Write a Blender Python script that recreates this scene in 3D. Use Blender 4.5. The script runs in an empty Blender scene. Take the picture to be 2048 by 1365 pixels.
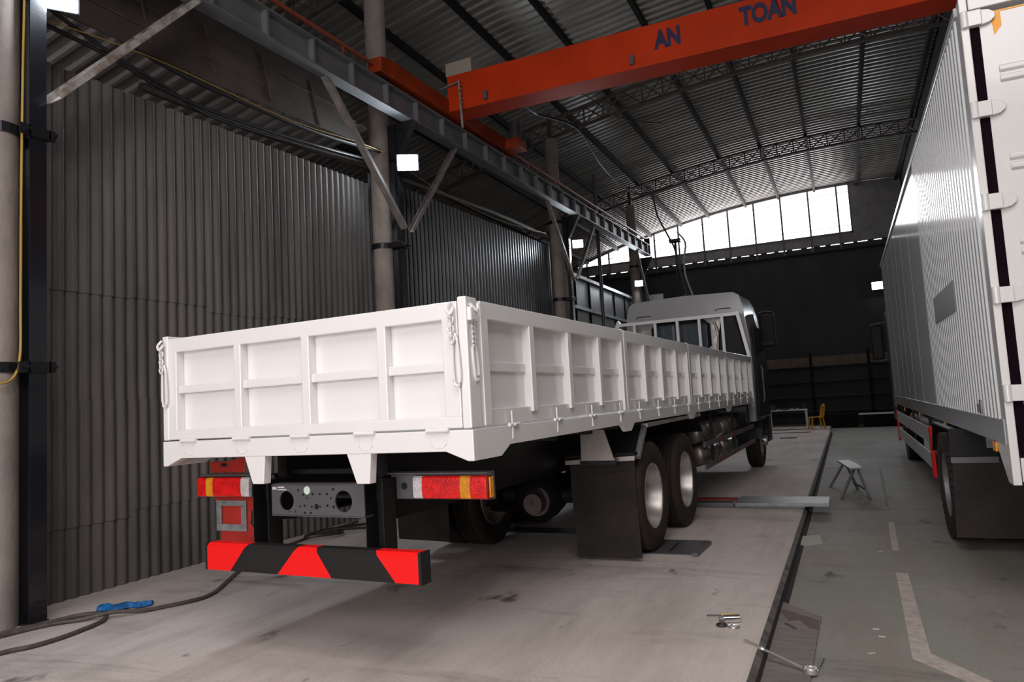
import bpy, math, random
from mathutils import Matrix, Vector
random.seed(7)
S = bpy.context.scene
COL = S.collection
# ------------------------------------------------------------------ camera
cam_d = bpy.data.cameras.new('camera')
cam = bpy.data.objects.new('camera', cam_d); COL.objects.link(cam)
RX = [[0.9058545307618925, -0.08781898605297354, -0.4143855629565048],
      [0.41976188184337176, 0.05490104678669472, 0.90597231614053],
      [-0.05681136901591945, -0.9946223910360922, 0.08659542482247101]]
CAMZ = 1.54
m = Matrix(((RX[0][0], -RX[0][1], -RX[0][2], 0), (RX[1][0], -RX[1][1], -RX[1][2], 0),
            (RX[2][0], -RX[2][1], -RX[2][2], CAMZ), (0, 0, 0, 1)))
cam.matrix_world = m
cam_d.sensor_width = 36; cam_d.lens = 1439.92 / 2048 * 36
cam_d.clip_start = .05; cam_d.clip_end = 300
S.camera = cam
# ------------------------------------------------------------------ world, lights, exposure
w = bpy.data.worlds.new('sky'); S.world = w; w.use_nodes = True
bg = w.node_tree.nodes['Background']
bg.inputs[0].default_value = (1.0, 0.97, 1.0, 1); bg.inputs[1].default_value = 3.6
S.view_settings.view_transform = 'Standard'; S.view_settings.look = 'None'
S.view_settings.exposure = 0.0; S.view_settings.gamma = 1.0; S.view_settings.use_curve_mapping = False
def area(name, loc, rot, sx, sy, power, col):
    l = bpy.data.lights.new(name, 'AREA'); l.shape = 'RECTANGLE'; l.size = sx; l.size_y = sy; l.energy = power; l.color = col
    o = bpy.data.objects.new(name, l); COL.objects.link(o); o.location = loc; o.rotation_euler = rot
    return o
# daylight entering through the wide open vehicle door behind the camera
area('daylight_through_entrance', (-1.9, -4.6, 3.1), (math.radians(80), 0, math.radians(-3)), 9.5, 5.0, 262, (1.0, .955, .945))
# added overhead fill without a real source, lifts the floor and side boards
area('added_overhead_fill', (0.8, -1.0, 7.4), (math.radians(12), 0, 0), 6, 5, 520, (1.0, .955, .945))
# daylight through the high glazed band in the end wall
area('daylight_through_end_window', (-4.6, 32.2, 8.6), (math.radians(-100), 0, 0), 10, 1.6, 380, (1.0, .97, 1.0))

# ------------------------------------------------------------------ materials
def mat(name, col, rough=.5, metal=0., var=0., vscale=3., bump=0., bscale=40., col2=None, stretch=None, coat=0., spec=None, rvar=0.):
    M = bpy.data.materials.new(name); M.use_nodes = True
    nt = M.node_tree; b = nt.nodes['Principled BSDF']
    b.inputs['Base Color'].default_value = (*col, 1); b.inputs['Roughness'].default_value = rough
    b.inputs['Metallic'].default_value = metal
    if coat: b.inputs['Coat Weight'].default_value = coat; b.inputs['Coat Roughness'].default_value = .06
    if spec is not None: b.inputs['Specular IOR Level'].default_value = spec
    if var or bump or rvar or col2:
        tc = nt.nodes.new('ShaderNodeTexCoord'); mp = nt.nodes.new('ShaderNodeMapping')
        nt.links.new(tc.outputs['Object'], mp.inputs[0])
        if stretch: mp.inputs['Scale'].default_value = stretch
        n = nt.nodes.new('ShaderNodeTexNoise'); n.inputs['Scale'].default_value = vscale; n.inputs['Detail'].default_value = 7
        n.inputs['Roughness'].default_value = .62
        nt.links.new(mp.outputs[0], n.inputs[0])
        r = nt.nodes.new('ShaderNodeValToRGB'); nt.links.new(n.outputs[0], r.inputs[0])
        c2 = col2 or tuple(max(0, c * (1 - var)) for c in col)
        r.color_ramp.elements[0].position = .36; r.color_ramp.elements[0].color = (*c2, 1)
        r.color_ramp.elements[1].position = .64; r.color_ramp.elements[1].color = (*col, 1)
        nt.links.new(r.outputs[0], b.inputs['Base Color'])
        if rvar:
            mr = nt.nodes.new('ShaderNodeMapRange'); nt.links.new(n.outputs[0], mr.inputs[0])
            mr.inputs[3].default_value = max(.02, rough - rvar); mr.inputs[4].default_value = min(1, rough + rvar)
            nt.links.new(mr.outputs[0], b.inputs['Roughness'])
        if bump:
            n2 = nt.nodes.new('ShaderNodeTexNoise'); n2.inputs['Scale'].default_value = bscale; n2.inputs['Detail'].default_value = 4
            nt.links.new(mp.outputs[0], n2.inputs[0])
            bp = nt.nodes.new('ShaderNodeBump'); bp.inputs['Strength'].default_value = bump; bp.inputs['Distance'].default_value = .01
            nt.links.new(n2.outputs[0], bp.inputs['Height']); nt.links.new(bp.outputs[0], b.inputs['Normal'])
    return M
def emis(name, col, st):
    M = bpy.data.materials.new(name); M.use_nodes = True; b = M.node_tree.nodes['Principled BSDF']
    b.inputs['Base Color'].default_value = (*col, 1); b.inputs['Emission Color'].default_value = (*col, 1)
    b.inputs['Emission Strength'].default_value = st
    return M
def glass(name, tint=(.5, .55, .58)):
    M = bpy.data.materials.new(name); M.use_nodes = True; b = M.node_tree.nodes['Principled BSDF']
    b.inputs['Base Color'].default_value = (*tint, 1); b.inputs['Roughness'].default_value = .03
    b.inputs['Transmission Weight'].default_value = .7; b.inputs['IOR'].default_value = 1.45
    return M

def floor_mat(name, base, dirt, tint, wet=.0):
    """concrete: broad tone patches, directional scrape marks, dark tyre smears, fine grain"""
    M = bpy.data.materials.new(name); M.use_nodes = True; nt = M.node_tree; b = nt.nodes['Principled BSDF']
    N = nt.nodes.new; L = nt.links.new
    tc = N('ShaderNodeTexCoord')
    def noise(scale, detail, sc=(1, 1, 1), rot=0., rough=.6, dist=0.):
        mp = N('ShaderNodeMapping'); mp.inputs['Scale'].default_value = sc; mp.inputs['Rotation'].default_value = (0, 0, rot)
        L(tc.outputs['Object'], mp.inputs[0])
        n = N('ShaderNodeTexNoise'); n.inputs['Scale'].default_value = scale; n.inputs['Detail'].default_value = detail
        n.inputs['Roughness'].default_value = rough; n.inputs['Distortion'].default_value = dist
        L(mp.outputs[0], n.inputs[0]); return n.outputs[0]
    def ramp(src, p0, p1, c0=(0, 0, 0), c1=(1, 1, 1)):
        r = N('ShaderNodeValToRGB'); r.color_ramp.elements[0].position = p0; r.color_ramp.elements[1].position = p1
        r.color_ramp.elements[0].color = (*c0, 1); r.color_ramp.elements[1].color = (*c1, 1); L(src, r.inputs[0]); return r.outputs[0]
    def mix(fac, a, c, mode='MIX', f=None):
        x = N('ShaderNodeMix'); x.data_type = 'RGBA'; x.blend_type = mode
        if f is not None: x.inputs[0].default_value = f
        else: L(fac, x.inputs[0])
        L(a, x.inputs[6])
        if isinstance(c, tuple): x.inputs[7].default_value = (*c, 1)
        else: L(c, x.inputs[7])
        return x.outputs[2]
    c = ramp(noise(.45, 6), .35, .68, tint, base)
    c = mix(ramp(noise(1.6, 8, (1, .22, 1), .06, .7), .46, .70), c, dirt)          # scrapes along the bay
    c = mix(ramp(noise(.9, 9, (.28, 1.4, 1), -.12, .72, .4), .55, .72), c, tuple(x * .5 for x in dirt))   # smears across
    c = mix(ramp(noise(2.3, 5, (1, .6, 1), .4, .6), .64, .72), c, tuple(x * .35 for x in dirt))
    g = ramp(noise(60, 3), .3, .7, (.86, .86, .86), (1.06, 1.06, 1.06))
    c = mix(None, c, g, 'MULTIPLY', 1.)
    L(c, b.inputs['Base Color'])
    rr = N('ShaderNodeMapRange'); L(noise(.8, 6, (1, .4, 1)), rr.inputs[0]); rr.inputs[3].default_value = .55 - wet; rr.inputs[4].default_value = .85 - wet
    L(rr.outputs[0], b.inputs['Roughness'])
    bp = N('ShaderNodeBump'); bp.inputs['Strength'].default_value = .18; bp.inputs['Distance'].default_value = .006
    L(noise(22, 6), bp.inputs['Height']); L(bp.outputs[0], b.inputs['Normal'])
    return M

M = {}
M['slab'] = floor_mat('grey_concrete', (.64, .56, .52), (.40, .335, .305), (.55, .48, .44))
M['green'] = floor_mat('worn_green_concrete', (.30, .275, .245), (.24, .19, .16), (.215, .22, .185), .0)
M['kerbshade'] = mat('black_kerb_shade', (.02, .016, .014), .9)  # shadow in the kerb groove, put into the colour
M['kerb'] = mat('kerb_side', (.16, .145, .135), .8, var=.6, vscale=9, bump=.5, bscale=30)
M['line'] = mat('worn_beige_line', (.50, .44, .38), .7, var=.35, vscale=14, col2=(.36, .31, .27))
M['wallgrey'] = mat('weathered_cement_sheet', (.125, .112, .104), .62, var=.45, vscale=2.2, stretch=(1, 1, .25), bump=.15, bscale=60)
M['wallblue'] = mat('dark_steel_sheet', (.052, .054, .06), .38, .35, var=.4, vscale=3, stretch=(1, 1, .15))
M['walldull'] = mat('grey_steel_sheet', (.085, .083, .082), .5, .2, var=.45, vscale=2, stretch=(1, 1, .3))
M['wallend'] = mat('dark_end_sheet', (.028, .027, .031), .6, var=.4, vscale=1.2, stretch=(1, 1, .3))  # near-black sheet, tone varied by noise
M['roof'] = mat('galvanised_roof_sheet', (.31, .295, .27), .36, .3, var=.35, vscale=1.3, stretch=(.25, 2.2, 1), rvar=.1)
M['rooflow'] = mat('pale_low_roof_sheet', (.34, .315, .30), .5, .1, var=.3, vscale=1.5, stretch=(.25, 2, 1))  # slightly paler and less metallic than the main roof sheet
M['purlin'] = mat('dark_purlin_steel', (.016, .015, .015), .85, spec=.15)
M['truss'] = mat('rusty_truss_steel', (.085, .058, .048), .7, var=.5, vscale=8)
M['panel'] = mat('brown_sheet', (.075, .058, .05), .55, var=.5, vscale=1.1)
M['rail'] = mat('blue_grey_beam', (.17, .175, .185), .5, .2, var=.25, vscale=2.5)
M['brace'] = mat('rusty_whitewashed_angle', (.36, .35, .33), .6, var=.5, vscale=6, col2=(.13, .075, .055))
M['brace2'] = mat('dull_angle_steel', (.23, .2, .185), .6, var=.4, vscale=7)
M['concrete'] = mat('column_concrete', (.33, .275, .245), .85, var=.4, vscale=2.5, bump=.4, bscale=25, stretch=(1, 1, .5))
M['blacksteel'] = mat('gloss_black_steel', (.012, .012, .015), .22, .0, bump=.12, bscale=14, coat=.4)
M['strap'] = mat('strap_steel', (.035, .034, .038), .35, .7)
M['orange'] = mat('crane_orange', (.52, .035, .002), .55, spec=.2, var=.22, vscale=1.2)
M['orangedull'] = mat('brownish_crane_orange', (.33, .04, .008), .6, var=.35, vscale=3, spec=.2)  # darker, browner orange than the girder
M['orange2'] = mat('red_orange_conductor', (.28, .06, .03), .5)
M['navy'] = mat('navy_lettering', (.014, .012, .06), .5)
M['cream'] = mat('cream_box', (.30, .26, .21), .6)
M['white'] = mat('gloss_white_paint', (.79, .765, .752), .24, coat=.35)
M['doorwhite'] = mat('box_door_white', (.64, .62, .605), .2, coat=.3)
M['whitedull'] = mat('white_primer', (.76, .735, .72), .35, coat=.15)
M['cabgrey'] = mat('grey_white_cab_paint', (.33, .33, .335), .25, coat=.3)
M['cabdark'] = mat('dark_charcoal_cab', (.022, .022, .026), .35, spec=.3)
M['black'] = mat('black_chassis', (.010, .009, .009), .5, spec=.2)
M['blackrub'] = mat('black_rubber_flap', (.030, .023, .021), .7, var=.5, vscale=3, spec=.25)
M['tyre'] = mat('tyre_rubber', (.026, .021, .019), .75, var=.4, vscale=5, col2=(.042, .028, .021), spec=.2)
M['rim'] = mat('silver_rim', (.52, .49, .46), .38, .75, var=.2, vscale=5)
M['plate'] = mat('brushed_stainless', (.60, .55, .51), .32, .75, var=.25, vscale=4)
M['chrome'] = mat('bright_stainless', (.75, .74, .74), .12, .95)
M['dgrey'] = mat('dark_grey_metal', (.105, .1, .108), .4, .3)
M['lgrey'] = mat('grey_metal', (.24, .245, .25), .45, .4, var=.3, vscale=6)
M['galv'] = mat('galvanised_frame', (.34, .345, .35), .45, .55, var=.4, vscale=14)
M['red'] = mat('red_sheet', (.84, .010, .010), .5, spec=.2)
M['redpaint'] = mat('red_primed_steel', (.40, .02, .012), .45, var=.25, vscale=6)
M['stripe'] = mat('matt_black_stripe', (.016, .0145, .0145), .6, spec=.2)
M['lred'] = mat('red_lens', (.80, .012, .012), .2, coat=.25, spec=.3, var=.35, vscale=22, bump=.5, bscale=70)
M['lamb'] = mat('amber_lens', (.85, .33, .015), .2, coat=.25, spec=.3, var=.3, vscale=22, bump=.5, bscale=70)
M['lclr'] = mat('clear_lens', (.66, .62, .62), .2, coat=.25, spec=.4, var=.35, vscale=22, bump=.5, bscale=70)
M['boxwhite'] = mat('box_body_paint', (.78, .785, .79), .12, spec=.5)
M['boxskirt'] = mat('box_skirt_grey', (.40, .41, .42), .25, .2)
M['patch'] = mat('grey_patch', (.19, .185, .20), .5)
M['alum'] = mat('aluminium_guard', (.52, .52, .51), .42, .4)
M['orangetext'] = mat('orange_lettering', (.80, .33, .01), .4)
M['gasket'] = mat('black_gasket', (.006, .003, .005), .9, spec=.05)
M['lamp'] = emis('floodlight_glow', (.84, .93, 1.0), 210)
M['glass'] = glass('dark_glass', (.25, .3, .33))
M['cable'] = mat('black_cable', (.02, .018, .018), .5)
M['cablegrey'] = mat('dusty_hose_rubber', (.10, .078, .068), .6, var=.5, vscale=12)
M['cablelight'] = mat('pale_cable', (.36, .35, .35), .5)
M['yellow'] = mat('yellow_cable', (.38, .24, .04), .6)
M['chair'] = mat('yellow_plastic', (.72, .34, .012), .4)
M['blue'] = mat('blue_cloth', (.008, .16, .46), .6, var=.6, vscale=18, bump=.5, bscale=30)
M['plywood'] = mat('grey_board', (.20, .175, .155), .7, var=.3, vscale=3, stretch=(1.5, 12, 1))
M['brown'] = mat('brown_glue_stain', (.085, .05, .032), .6)
M['tan'] = mat('tan_sheet', (.20, .15, .10), .7, var=.4, vscale=4)
M['gasred'] = mat('dark_red_bar', (.22, .015, .015), .5)
M['palewall'] = mat('pale_panel', (.55, .62, .60), .5)
M['paletop'] = mat('pale_painted_table', (.75, .76, .76), .5)
M['endgrey'] = mat('grey_lit_end_sheet', (.26, .25, .265), .5, var=.3, vscale=2)  # grey band; right of the window its paler tone paints in the light
M['paper'] = mat('pale_debris', (.42, .40, .36), .8)

# ------------------------------------------------------------------ mesh helpers
def frame_of(d):
    d = Vector(d).normalized()
    up = Vector((0, 0, 1)) if abs(d.z) < .95 else Vector((0, 1, 0))
    s = d.cross(up).normalized(); u = s.cross(d).normalized()
    return d, s, u
class MB:
    def __init__(s): s.v = []; s.f = []; s.mi = []; s.k = 0
    def m(s, k): s.k = k; return s
    def add(s, vs, fs):
        o = len(s.v); s.v += [tuple(v) for v in vs]
        for f in fs: s.f.append(tuple(i + o for i in f)); s.mi.append(s.k)
        return s
    def box(s, x0, x1, y0, y1, z0, z1):
        vs = [(x, y, z) for x in (x0, x1) for y in (y0, y1) for z in (z0, z1)]
        return s.add(vs, [(0, 1, 3, 2), (4, 6, 7, 5), (0, 4, 5, 1), (2, 3, 7, 6), (0, 2, 6, 4), (1, 5, 7, 3)])
    def bar(s, a, b, w, h=None, roll=0.):
        a = Vector(a); b = Vector(b); h = h or w
        d, sd, u = frame_of(b - a)
        if roll:
            c, q = math.cos(roll), math.sin(roll); sd, u = sd * c + u * q, u * c - sd * q
        vs = [p + sd * (i * w / 2) + u * (j * h / 2) for p in (a, b) for i, j in ((-1, -1), (1, -1), (1, 1), (-1, 1))]
        return s.add(vs, [(0, 3, 2, 1), (4, 5, 6, 7), (0, 1, 5, 4), (1, 2, 6, 5), (2, 3, 7, 6), (3, 0, 4, 7)])
    def rod(s, a, b, r, n=10, r2=None):
        a = Vector(a); b = Vector(b); d, sd, u = frame_of(b - a); r2 = r if r2 is None else r2
        vs = []
        for p, rr in ((a, r), (b, r2)):
            for i in range(n):
                t = 2 * math.pi * i / n; vs.append(p + sd * math.cos(t) * rr + u * math.sin(t) * rr)
        fs = [(i, (i + 1) % n, n + (i + 1) % n, n + i) for i in range(n)] + [tuple(range(n - 1, -1, -1)), tuple(range(n, 2 * n))]
        return s.add(vs, fs)
    def tube(s, pts, r, n=8, sub=4, closed=False):
        P = [Vector(p) for p in pts]
        if sub > 1:
            Q = []; L = len(P)
            rng = range(L) if closed else range(L - 1)
            for i in rng:
                p0 = P[(i - 1) % L] if closed or i > 0 else P[0]; p1 = P[i]; p2 = P[(i + 1) % L]; p3 = P[(i + 2) % L] if closed or i + 2 < L else P[-1]
                for k in range(sub):
                    t = k / sub
                    Q.append(.5 * ((2 * p1) + (p2 - p0) * t + (2 * p0 - 5 * p1 + 4 * p2 - p3) * t * t + (3 * p1 - p0 - 3 * p2 + p3) * t ** 3))
            if not closed: Q.append(P[-1])
            P = Q
        vs = []; L = len(P)
        for i, p in enumerate(P):
            a = P[(i - 1) % L] if closed or i > 0 else p; b = P[(i + 1) % L] if closed or i < L - 1 else p
            d, sd, u = frame_of(b - a)
            for j in range(n):
                t = 2 * math.pi * j / n; vs.append(p + sd * math.cos(t) * r + u * math.sin(t) * r)
        fs = []
        for i in range(L if closed else L - 1):
            i2 = (i + 1) % L
            fs += [(i * n + j, i * n + (j + 1) % n, i2 * n + (j + 1) % n, i2 * n + j) for j in range(n)]
        if not closed: fs += [tuple(range(n - 1, -1, -1)), tuple((L - 1) * n + j for j in range(n))]
        return s.add(vs, fs)
    def prism(s, poly, ax, a, b):
        """poly 2-D in the two other axes (x,y,z order), extruded along ax from a to b"""
        def P(p, t):
            q = list(p); q.insert(ax, t); return tuple(q)
        n = len(poly); vs = [P(p, a) for p in poly] + [P(p, b) for p in poly]
        fs = [(i, (i + 1) % n, n + (i + 1) % n, n + i) for i in range(n)] + [tuple(range(n - 1, -1, -1)), tuple(range(n, 2 * n))]
        return s.add(vs, fs)
    def lathe(s, prof, c, ax=0, n=40):
        """prof: (t along axis, r); closed loop of revolution about axis ax through c"""
        vs = []; m_ = len(prof)
        o = [i for i in range(3) if i != ax]
        for k in range(n):
            t = 2 * math.pi * k / n
            for (x, r) in prof:
                p = [0, 0, 0]; p[ax] = c[ax] + x; p[o[0]] = c[o[0]] + r * math.cos(t); p[o[1]] = c[o[1]] + r * math.sin(t); vs.append(p)
        fs = []
        for k in range(n):
            k2 = (k + 1) % n
            for j in range(m_ - 1): fs.append((k * m_ + j, k * m_ + j + 1, k2 * m_ + j + 1, k2 * m_ + j))
        return s.add(vs, fs)
    def build(s, name, mats, parent=None, bevel=0., smooth=None, world=False, seg=2):
        me = bpy.data.meshes.new(name)
        vs = s.v
        if world and parent is not None:
            inv = parent.matrix_basis.inverted(); vs = [inv @ Vector(v) for v in vs]
            vs = [tuple(v) for v in vs]
        me.from_pydata(vs, [], s.f)
        if not isinstance(mats, (list, tuple)): mats = [mats]
        for x in mats: me.materials.append(x)
        me.polygons.foreach_set('material_index', s.mi)
        me.validate(); me.update()
        import bmesh
        bm = bmesh.new(); bm.from_mesh(me); bmesh.ops.recalc_face_normals(bm, faces=bm.faces); bm.to_mesh(me); bm.free()
        if smooth:
            me.polygons.foreach_set('use_smooth', [True] * len(me.polygons)); me.set_sharp_from_angle(angle=math.radians(smooth))
        o = bpy.data.objects.new(name, me); COL.objects.link(o)
        if parent is not None: o.parent = parent
        if bevel:
            b = o.modifiers.new('bevel', 'BEVEL'); b.width = bevel; b.segments = seg; b.limit_method = 'ANGLE'; b.angle_limit = math.radians(40)
        return o
def tag(o, label=None, cat=None, group=None, kind=None):
    if label: o['label'] = label
    if cat: o['category'] = cat
    if group: o['group'] = group
    if kind: o['kind'] = kind
    return o
def empty(name, loc, label, cat, group=None, rz=0.):
    o = bpy.data.objects.new(name, None); COL.objects.link(o); o.empty_display_size = .2
    o.location = loc; o.rotation_euler = (0, 0, rz)
    o.matrix_basis = Matrix.Translation(Vector(loc)) @ Matrix.Rotation(rz, 4, 'Z')
    return tag(o, label, cat, group)
def struct(mb, name, mt, **k):
    label = k.pop('label', None); o = mb.build(name, mt, **k); return tag(o, label, None, None, 'structure')
def copy_tree(o, parent=None):
    c = o.copy(); COL.objects.link(c)
    if parent is not None: c.parent = parent
    for ch in [x for x in bpy.data.objects if x.parent == o]: copy_tree(ch, c)
    return c

# ------------------------------------------------------------------ the hall shell
FZ = -.09                 # level of the lower green floor
KX = -.62                 # edge of the raised concrete bay
YE = 32.4                 # end wall
def zr(x): return 9.87 - .0138 * (x - .6) ** 2
f = MB(); f.box(-13.2, KX - .03, -9, YE + .1, -.35, 0)
f.prism([(KX - .03, 0), (KX - .02, 0), (KX, -.01), (KX, -.35), (KX - .03, -.35)], 1, -9, YE - 5.2)
f.m(0); struct(f, 'floor', [M['slab']], label='raised grey concrete bay floor under the flatbed truck')
# lower floor
struct(MB().box(KX + .012, 14, -9, YE + .1, -.4, FZ), 'floor', M['green'], label='lower worn green painted floor beside the box truck')
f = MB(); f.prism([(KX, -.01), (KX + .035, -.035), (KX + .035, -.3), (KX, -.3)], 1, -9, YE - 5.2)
f.m(1).prism([(KX + .035, -.04), (KX + .05, FZ + .002), (KX + .085, FZ + .001), (KX + .085, -.3), (KX + .035, -.3)], 1, -9, YE - 5.2)  # black strip paints the shade along the kerb foot
struct(f, 'trim_1', [M['kerb'], M['kerbshade']], label='dark chipped kerb face between the two floor levels')

# roof: arched trapezoidal sheet, ribs run across the hall
def roof_sheet(x0, x1, y0, y1, zf, nx, mt, pitch=.24):
    f = MB(); vs = []; fs = []
    prof = []
    y = y0
    while y < y1:
        prof += [(y, 0), (y + pitch * .55, 0), (y + pitch * .68, -.035), (y + pitch * .87, -.035)]
        y += pitch
    n = len(prof)
    for i in range(nx + 1):
        x = x0 + (x1 - x0) * i / nx
        for (yy, d) in prof: vs.append((x, yy, zf(x) + d))
    for i in range(nx):
        for j in range(n - 1): fs.append((i * n + j, i * n + j + 1, (i + 1) * n + j + 1, (i + 1) * n + j))
    f.add(vs, fs); return f
o = struct(roof_sheet(-13.2, 2.78, -9, YE + .1, zr, 44, None), 'ceiling', M['roof'], label='arched corrugated sheet roof')
sd = o.modifiers.new('thickness', 'SOLIDIFY'); sd.thickness = .004; sd.offset = 1
o = struct(roof_sheet(-13.1, -6.45, 1, 9.1, lambda x: 5.98 + .2 * (x + 6.5), 2, None), 'ceiling', M['rooflow'], label='low ribbed lean-to roof above the partition at upper left')
o.modifiers.new('thickness', 'SOLIDIFY').thickness = .004
struct(MB().box(2.8, 14, -9, YE + .1, 8.1, 8.2), 'ceiling', M['wallend'], label='dark lower roof of the next bay')
o = MB().box(2.7, 2.8, -9, YE, 8.15, 9.9).build('valley_girder', M['purlin'])
tag(o, 'dark deep valley girder along the right edge of the arched roof', 'girder')
# walls
def corr_wall(xc, y0, y1, zbot, ztop, pitch, amp, kind='sine', tiers=None, seed=1):
    rnd = random.Random(seed); f = MB()
    y = y0; sheet = pitch * 8 if kind == 'sine' else 1e9
    lx = 0
    while y < y1 - 1e-6:
        ye = min(y1, y + sheet); ts = [zbot] + ([t + rnd.uniform(-.05, .05) for t in tiers] if tiers else [])
        for ti, zb in enumerate(ts):
            last = ti == len(ts) - 1
            zt = None if last else ts[ti + 1] + .12
            off = .012 * (ti % 2) + rnd.uniform(-.002, .002)
            if kind == 'sine':
                n = max(2, int((ye - y) / pitch * 12)); ys = [y + (ye - y) * k / n for k in range(n + 1)]
                pr = [(yy, amp * math.sin(2 * math.pi * (yy - y0) / pitch)) for yy in ys]
            else:
                pr = []; yy = y
                while yy < ye:
                    pr += [(yy, -amp), (yy + pitch * .5, -amp), (yy + pitch * .62, amp), (yy + pitch * .88, amp)]; yy += pitch
            vs = []; N = len(pr)
            for (yy, a) in pr:
                vs.append((xc + a + off, yy, zb)); vs.append((xc + a + off, yy, (ztop(yy) if last else zt)))
            f.add(vs, [(2 * k, 2 * k + 2, 2 * k + 3, 2 * k + 1) for k in range(N - 1)])
        y = ye
    return f
o = struct(corr_wall(-6.55, 1.0, 9.2, 0, lambda y: 4.98 + .026 * (y - 4), .125, .017, 'sine', [.68, 1.65, 2.82], 3), 'wall_left', M['wallgrey'],
           label='weathered grey corrugated sheet partition behind the tailgate')
o.modifiers.new('thickness', 'SOLIDIFY').thickness = .005
o = struct(corr_wall(-6.62, 9.25, 17.2, 0, lambda y: 5.33 + .026 * (y - 9.3), .14, .014, 'trap'), 'wall_left', M['wallblue'],
           label='dark narrow-ribbed steel partition between the second and third columns')
o.modifiers.new('thickness', 'SOLIDIFY').thickness = .004
# third stretch, flat sheets in a frame, lit by a lamp
f = MB(); f.box(-6.66, -6.62, 17.4, YE, 0, 5.0)
for y in [17.6 + 1.25 * i for i in range(12)]: f.m(1).box(-6.62, -6.585, y, y + .05, 0, 5.0)
for z in (2.7, 4.1, 5.0): f.m(2).box(-6.62, -6.53, 17.4, YE, z - .04, z + .05)
struct(f, 'wall_left', [M['walldull'], M['purlin'], M['lgrey']], label='framed grey sheet partition with pale rails at the far left')
struct(MB().box(-13.3, -13.2, -9, YE, 0, 8), 'wall_left', M['wallend'], label='dark outer wall beyond the partition')
struct(MB().box(13.9, 14, -9, YE, FZ, 8.2), 'wall_right', M['wallend'], label='dark wall of the next bay')
# end wall with glazed band
f = MB()
f.box(-13.2, 14, YE, YE + .12, FZ, 7.32)
f.m(1).box(-13.2, 14, YE, YE + .1, 7.36, 7.78)
f.prism([(.8, 7.78), (2.75, 7.78), (2.75, zr(2.75) - .04), (.8, zr(.8) - .04)], 1, YE, YE + .1)
f.m(0).box(2.75, 14, YE, YE + .1, 7.78, 8.15)
x = -13.2
while x < 14:                       # the day shows in dashes through the lap gap
    f.box(x, x + .16 + random.random() * .1, YE, YE + .08, 7.31, 7.37); x += .45 + random.random() * .12
struct(f, 'wall_back', [M['wallend'], M['endgrey']], label='dark end wall below the glazed band')
f = MB()
f.box(.84, 2.7, YE - .012, YE - .002, 7.8, 9.6)
for x in [-.62 + i * .2 for i in range(8, 17)]: f.box(x, x + .05, YE - .03, YE - .002, 7.8, zr(x) - .1)
struct(f, 'trim_2', M['endgrey'], label='vertical ribs of the end wall right of the window')
f = MB()
x0 = .8
n = 14
for i in range(n):
    xx = .34 - i * 1.1
    f.box(xx - .035, xx + .035, YE - .06, YE + .04, 7.05, zr(xx) - .06)
f.box(-13, .84, YE - .02, YE + .04, 7.74, 7.82)
f.box(.78, .84, YE - .02, YE + .04, 7.74, zr(.8))
vs = []
for i in range(29):
    xx = -13.2 + 14 * i / 28; vs += [(xx, zr(xx))]
for i in range(28): f.bar((vs[i][0], YE - .02, vs[i][1] - .08), (vs[i + 1][0], YE - .02, vs[i + 1][1] - .08), .1, .1)
struct(f, 'window_1', M['dgrey'], label='high arched window band with dark mullions in the end wall')
f = MB()
for xx in [-.2 - i * 1.1 for i in range(12)]: pass
for dz in (.28,):
    f.tube([(x_, YE - .1, 8.05 + dz * 0) for x_ in (-13, -9, -5, -1, .8)], .012, 5, 1)
    f.tube([(x_, YE - .1, zr(x_) - .42) for x_ in (-13, -10, -7.5, -5, -2.5, -1, .8)], .012, 5, 3)
struct(f, 'trim_3', M['cable'], label='thin tie wires across the window band')
struct(MB().box(-13.2, 14, YE - .07, YE, 7.02, 7.1), 'trim_4', M['purlin'], label='girt under the window mullions')
# wall behind the camera with the wide vehicle door
f = MB()
f.box(-13.2, -6.6, -9, -8.9, 0, 8); f.box(2.5, 14, -9, -8.9, FZ, 8.2); f.box(-6.6, 2.5, -9, -8.9, 6.2, 9.9); f.box(-13.2, 2.8, -9, -8.9, 8, 9.9)
struct(f, 'wall_front', M['wallend'], label='wall around the vehicle entrance')

# ------------------------------------------------------------------ roof steel
for i, x in enumerate([-9.1, -7.5, -6.1, -4.86, -3.26, -1.91, -.48, 1.1, 2.55, -10.6, -12.1]):
    o = MB().box(x - .045, x + .045, -9, YE, zr(x) - .19, zr(x) - .045).build('roof_purlin', M['purlin'])
    names = {-9.1: 'far left, above the space behind the partition', -7.5: 'just left of the column heads', -6.1: 'directly above the column heads',
             -4.86: 'first one right of the column heads', -3.26: 'second one right of the column heads', -1.91: 'third one right of the column heads',
             -.48: 'fourth one right of the column heads', 1.1: 'meeting the end wall just right of the window', 2.55: 'last one beside the valley girder',
             -10.6: 'over the outer left aisle', -12.1: 'at the far left eave'}
    tag(o, 'long dark roof purlin, ' + names[x], 'purlin', 'roof purlins')
def truss(y, label, dt=.22, db=.66):
    r = empty('roof_truss', (0, y, 0), label, 'truss', 'arched roof trusses')
    xs = [-12.6 + i * 15.3 / 30 for i in range(31)]
    t = MB(); b = MB(); l = MB()
    T = lambda x: (x, 0, zr(x) - dt); B = lambda x: (x, 0, zr(x) - db)
    for i in range(30):
        t.bar(T(xs[i]), T(xs[i + 1]), .09, .06); b.bar(B(xs[i]), B(xs[i + 1]), .09, .06)
    for i in range(0, 30):
        l.bar(T(xs[i]), B(xs[i]), .035)
        l.bar(T(xs[i]), B(xs[i + 1]), .03); l.bar(B(xs[i]), T(xs[i + 1]), .03)
    t.build('top_chord', M['truss'], r); b.build('bottom_chord', M['truss'], r); l.build('lattice', M['truss'], r)
truss(9.3, 'brownish lattice truss at the second column, near the top of the picture')
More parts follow.
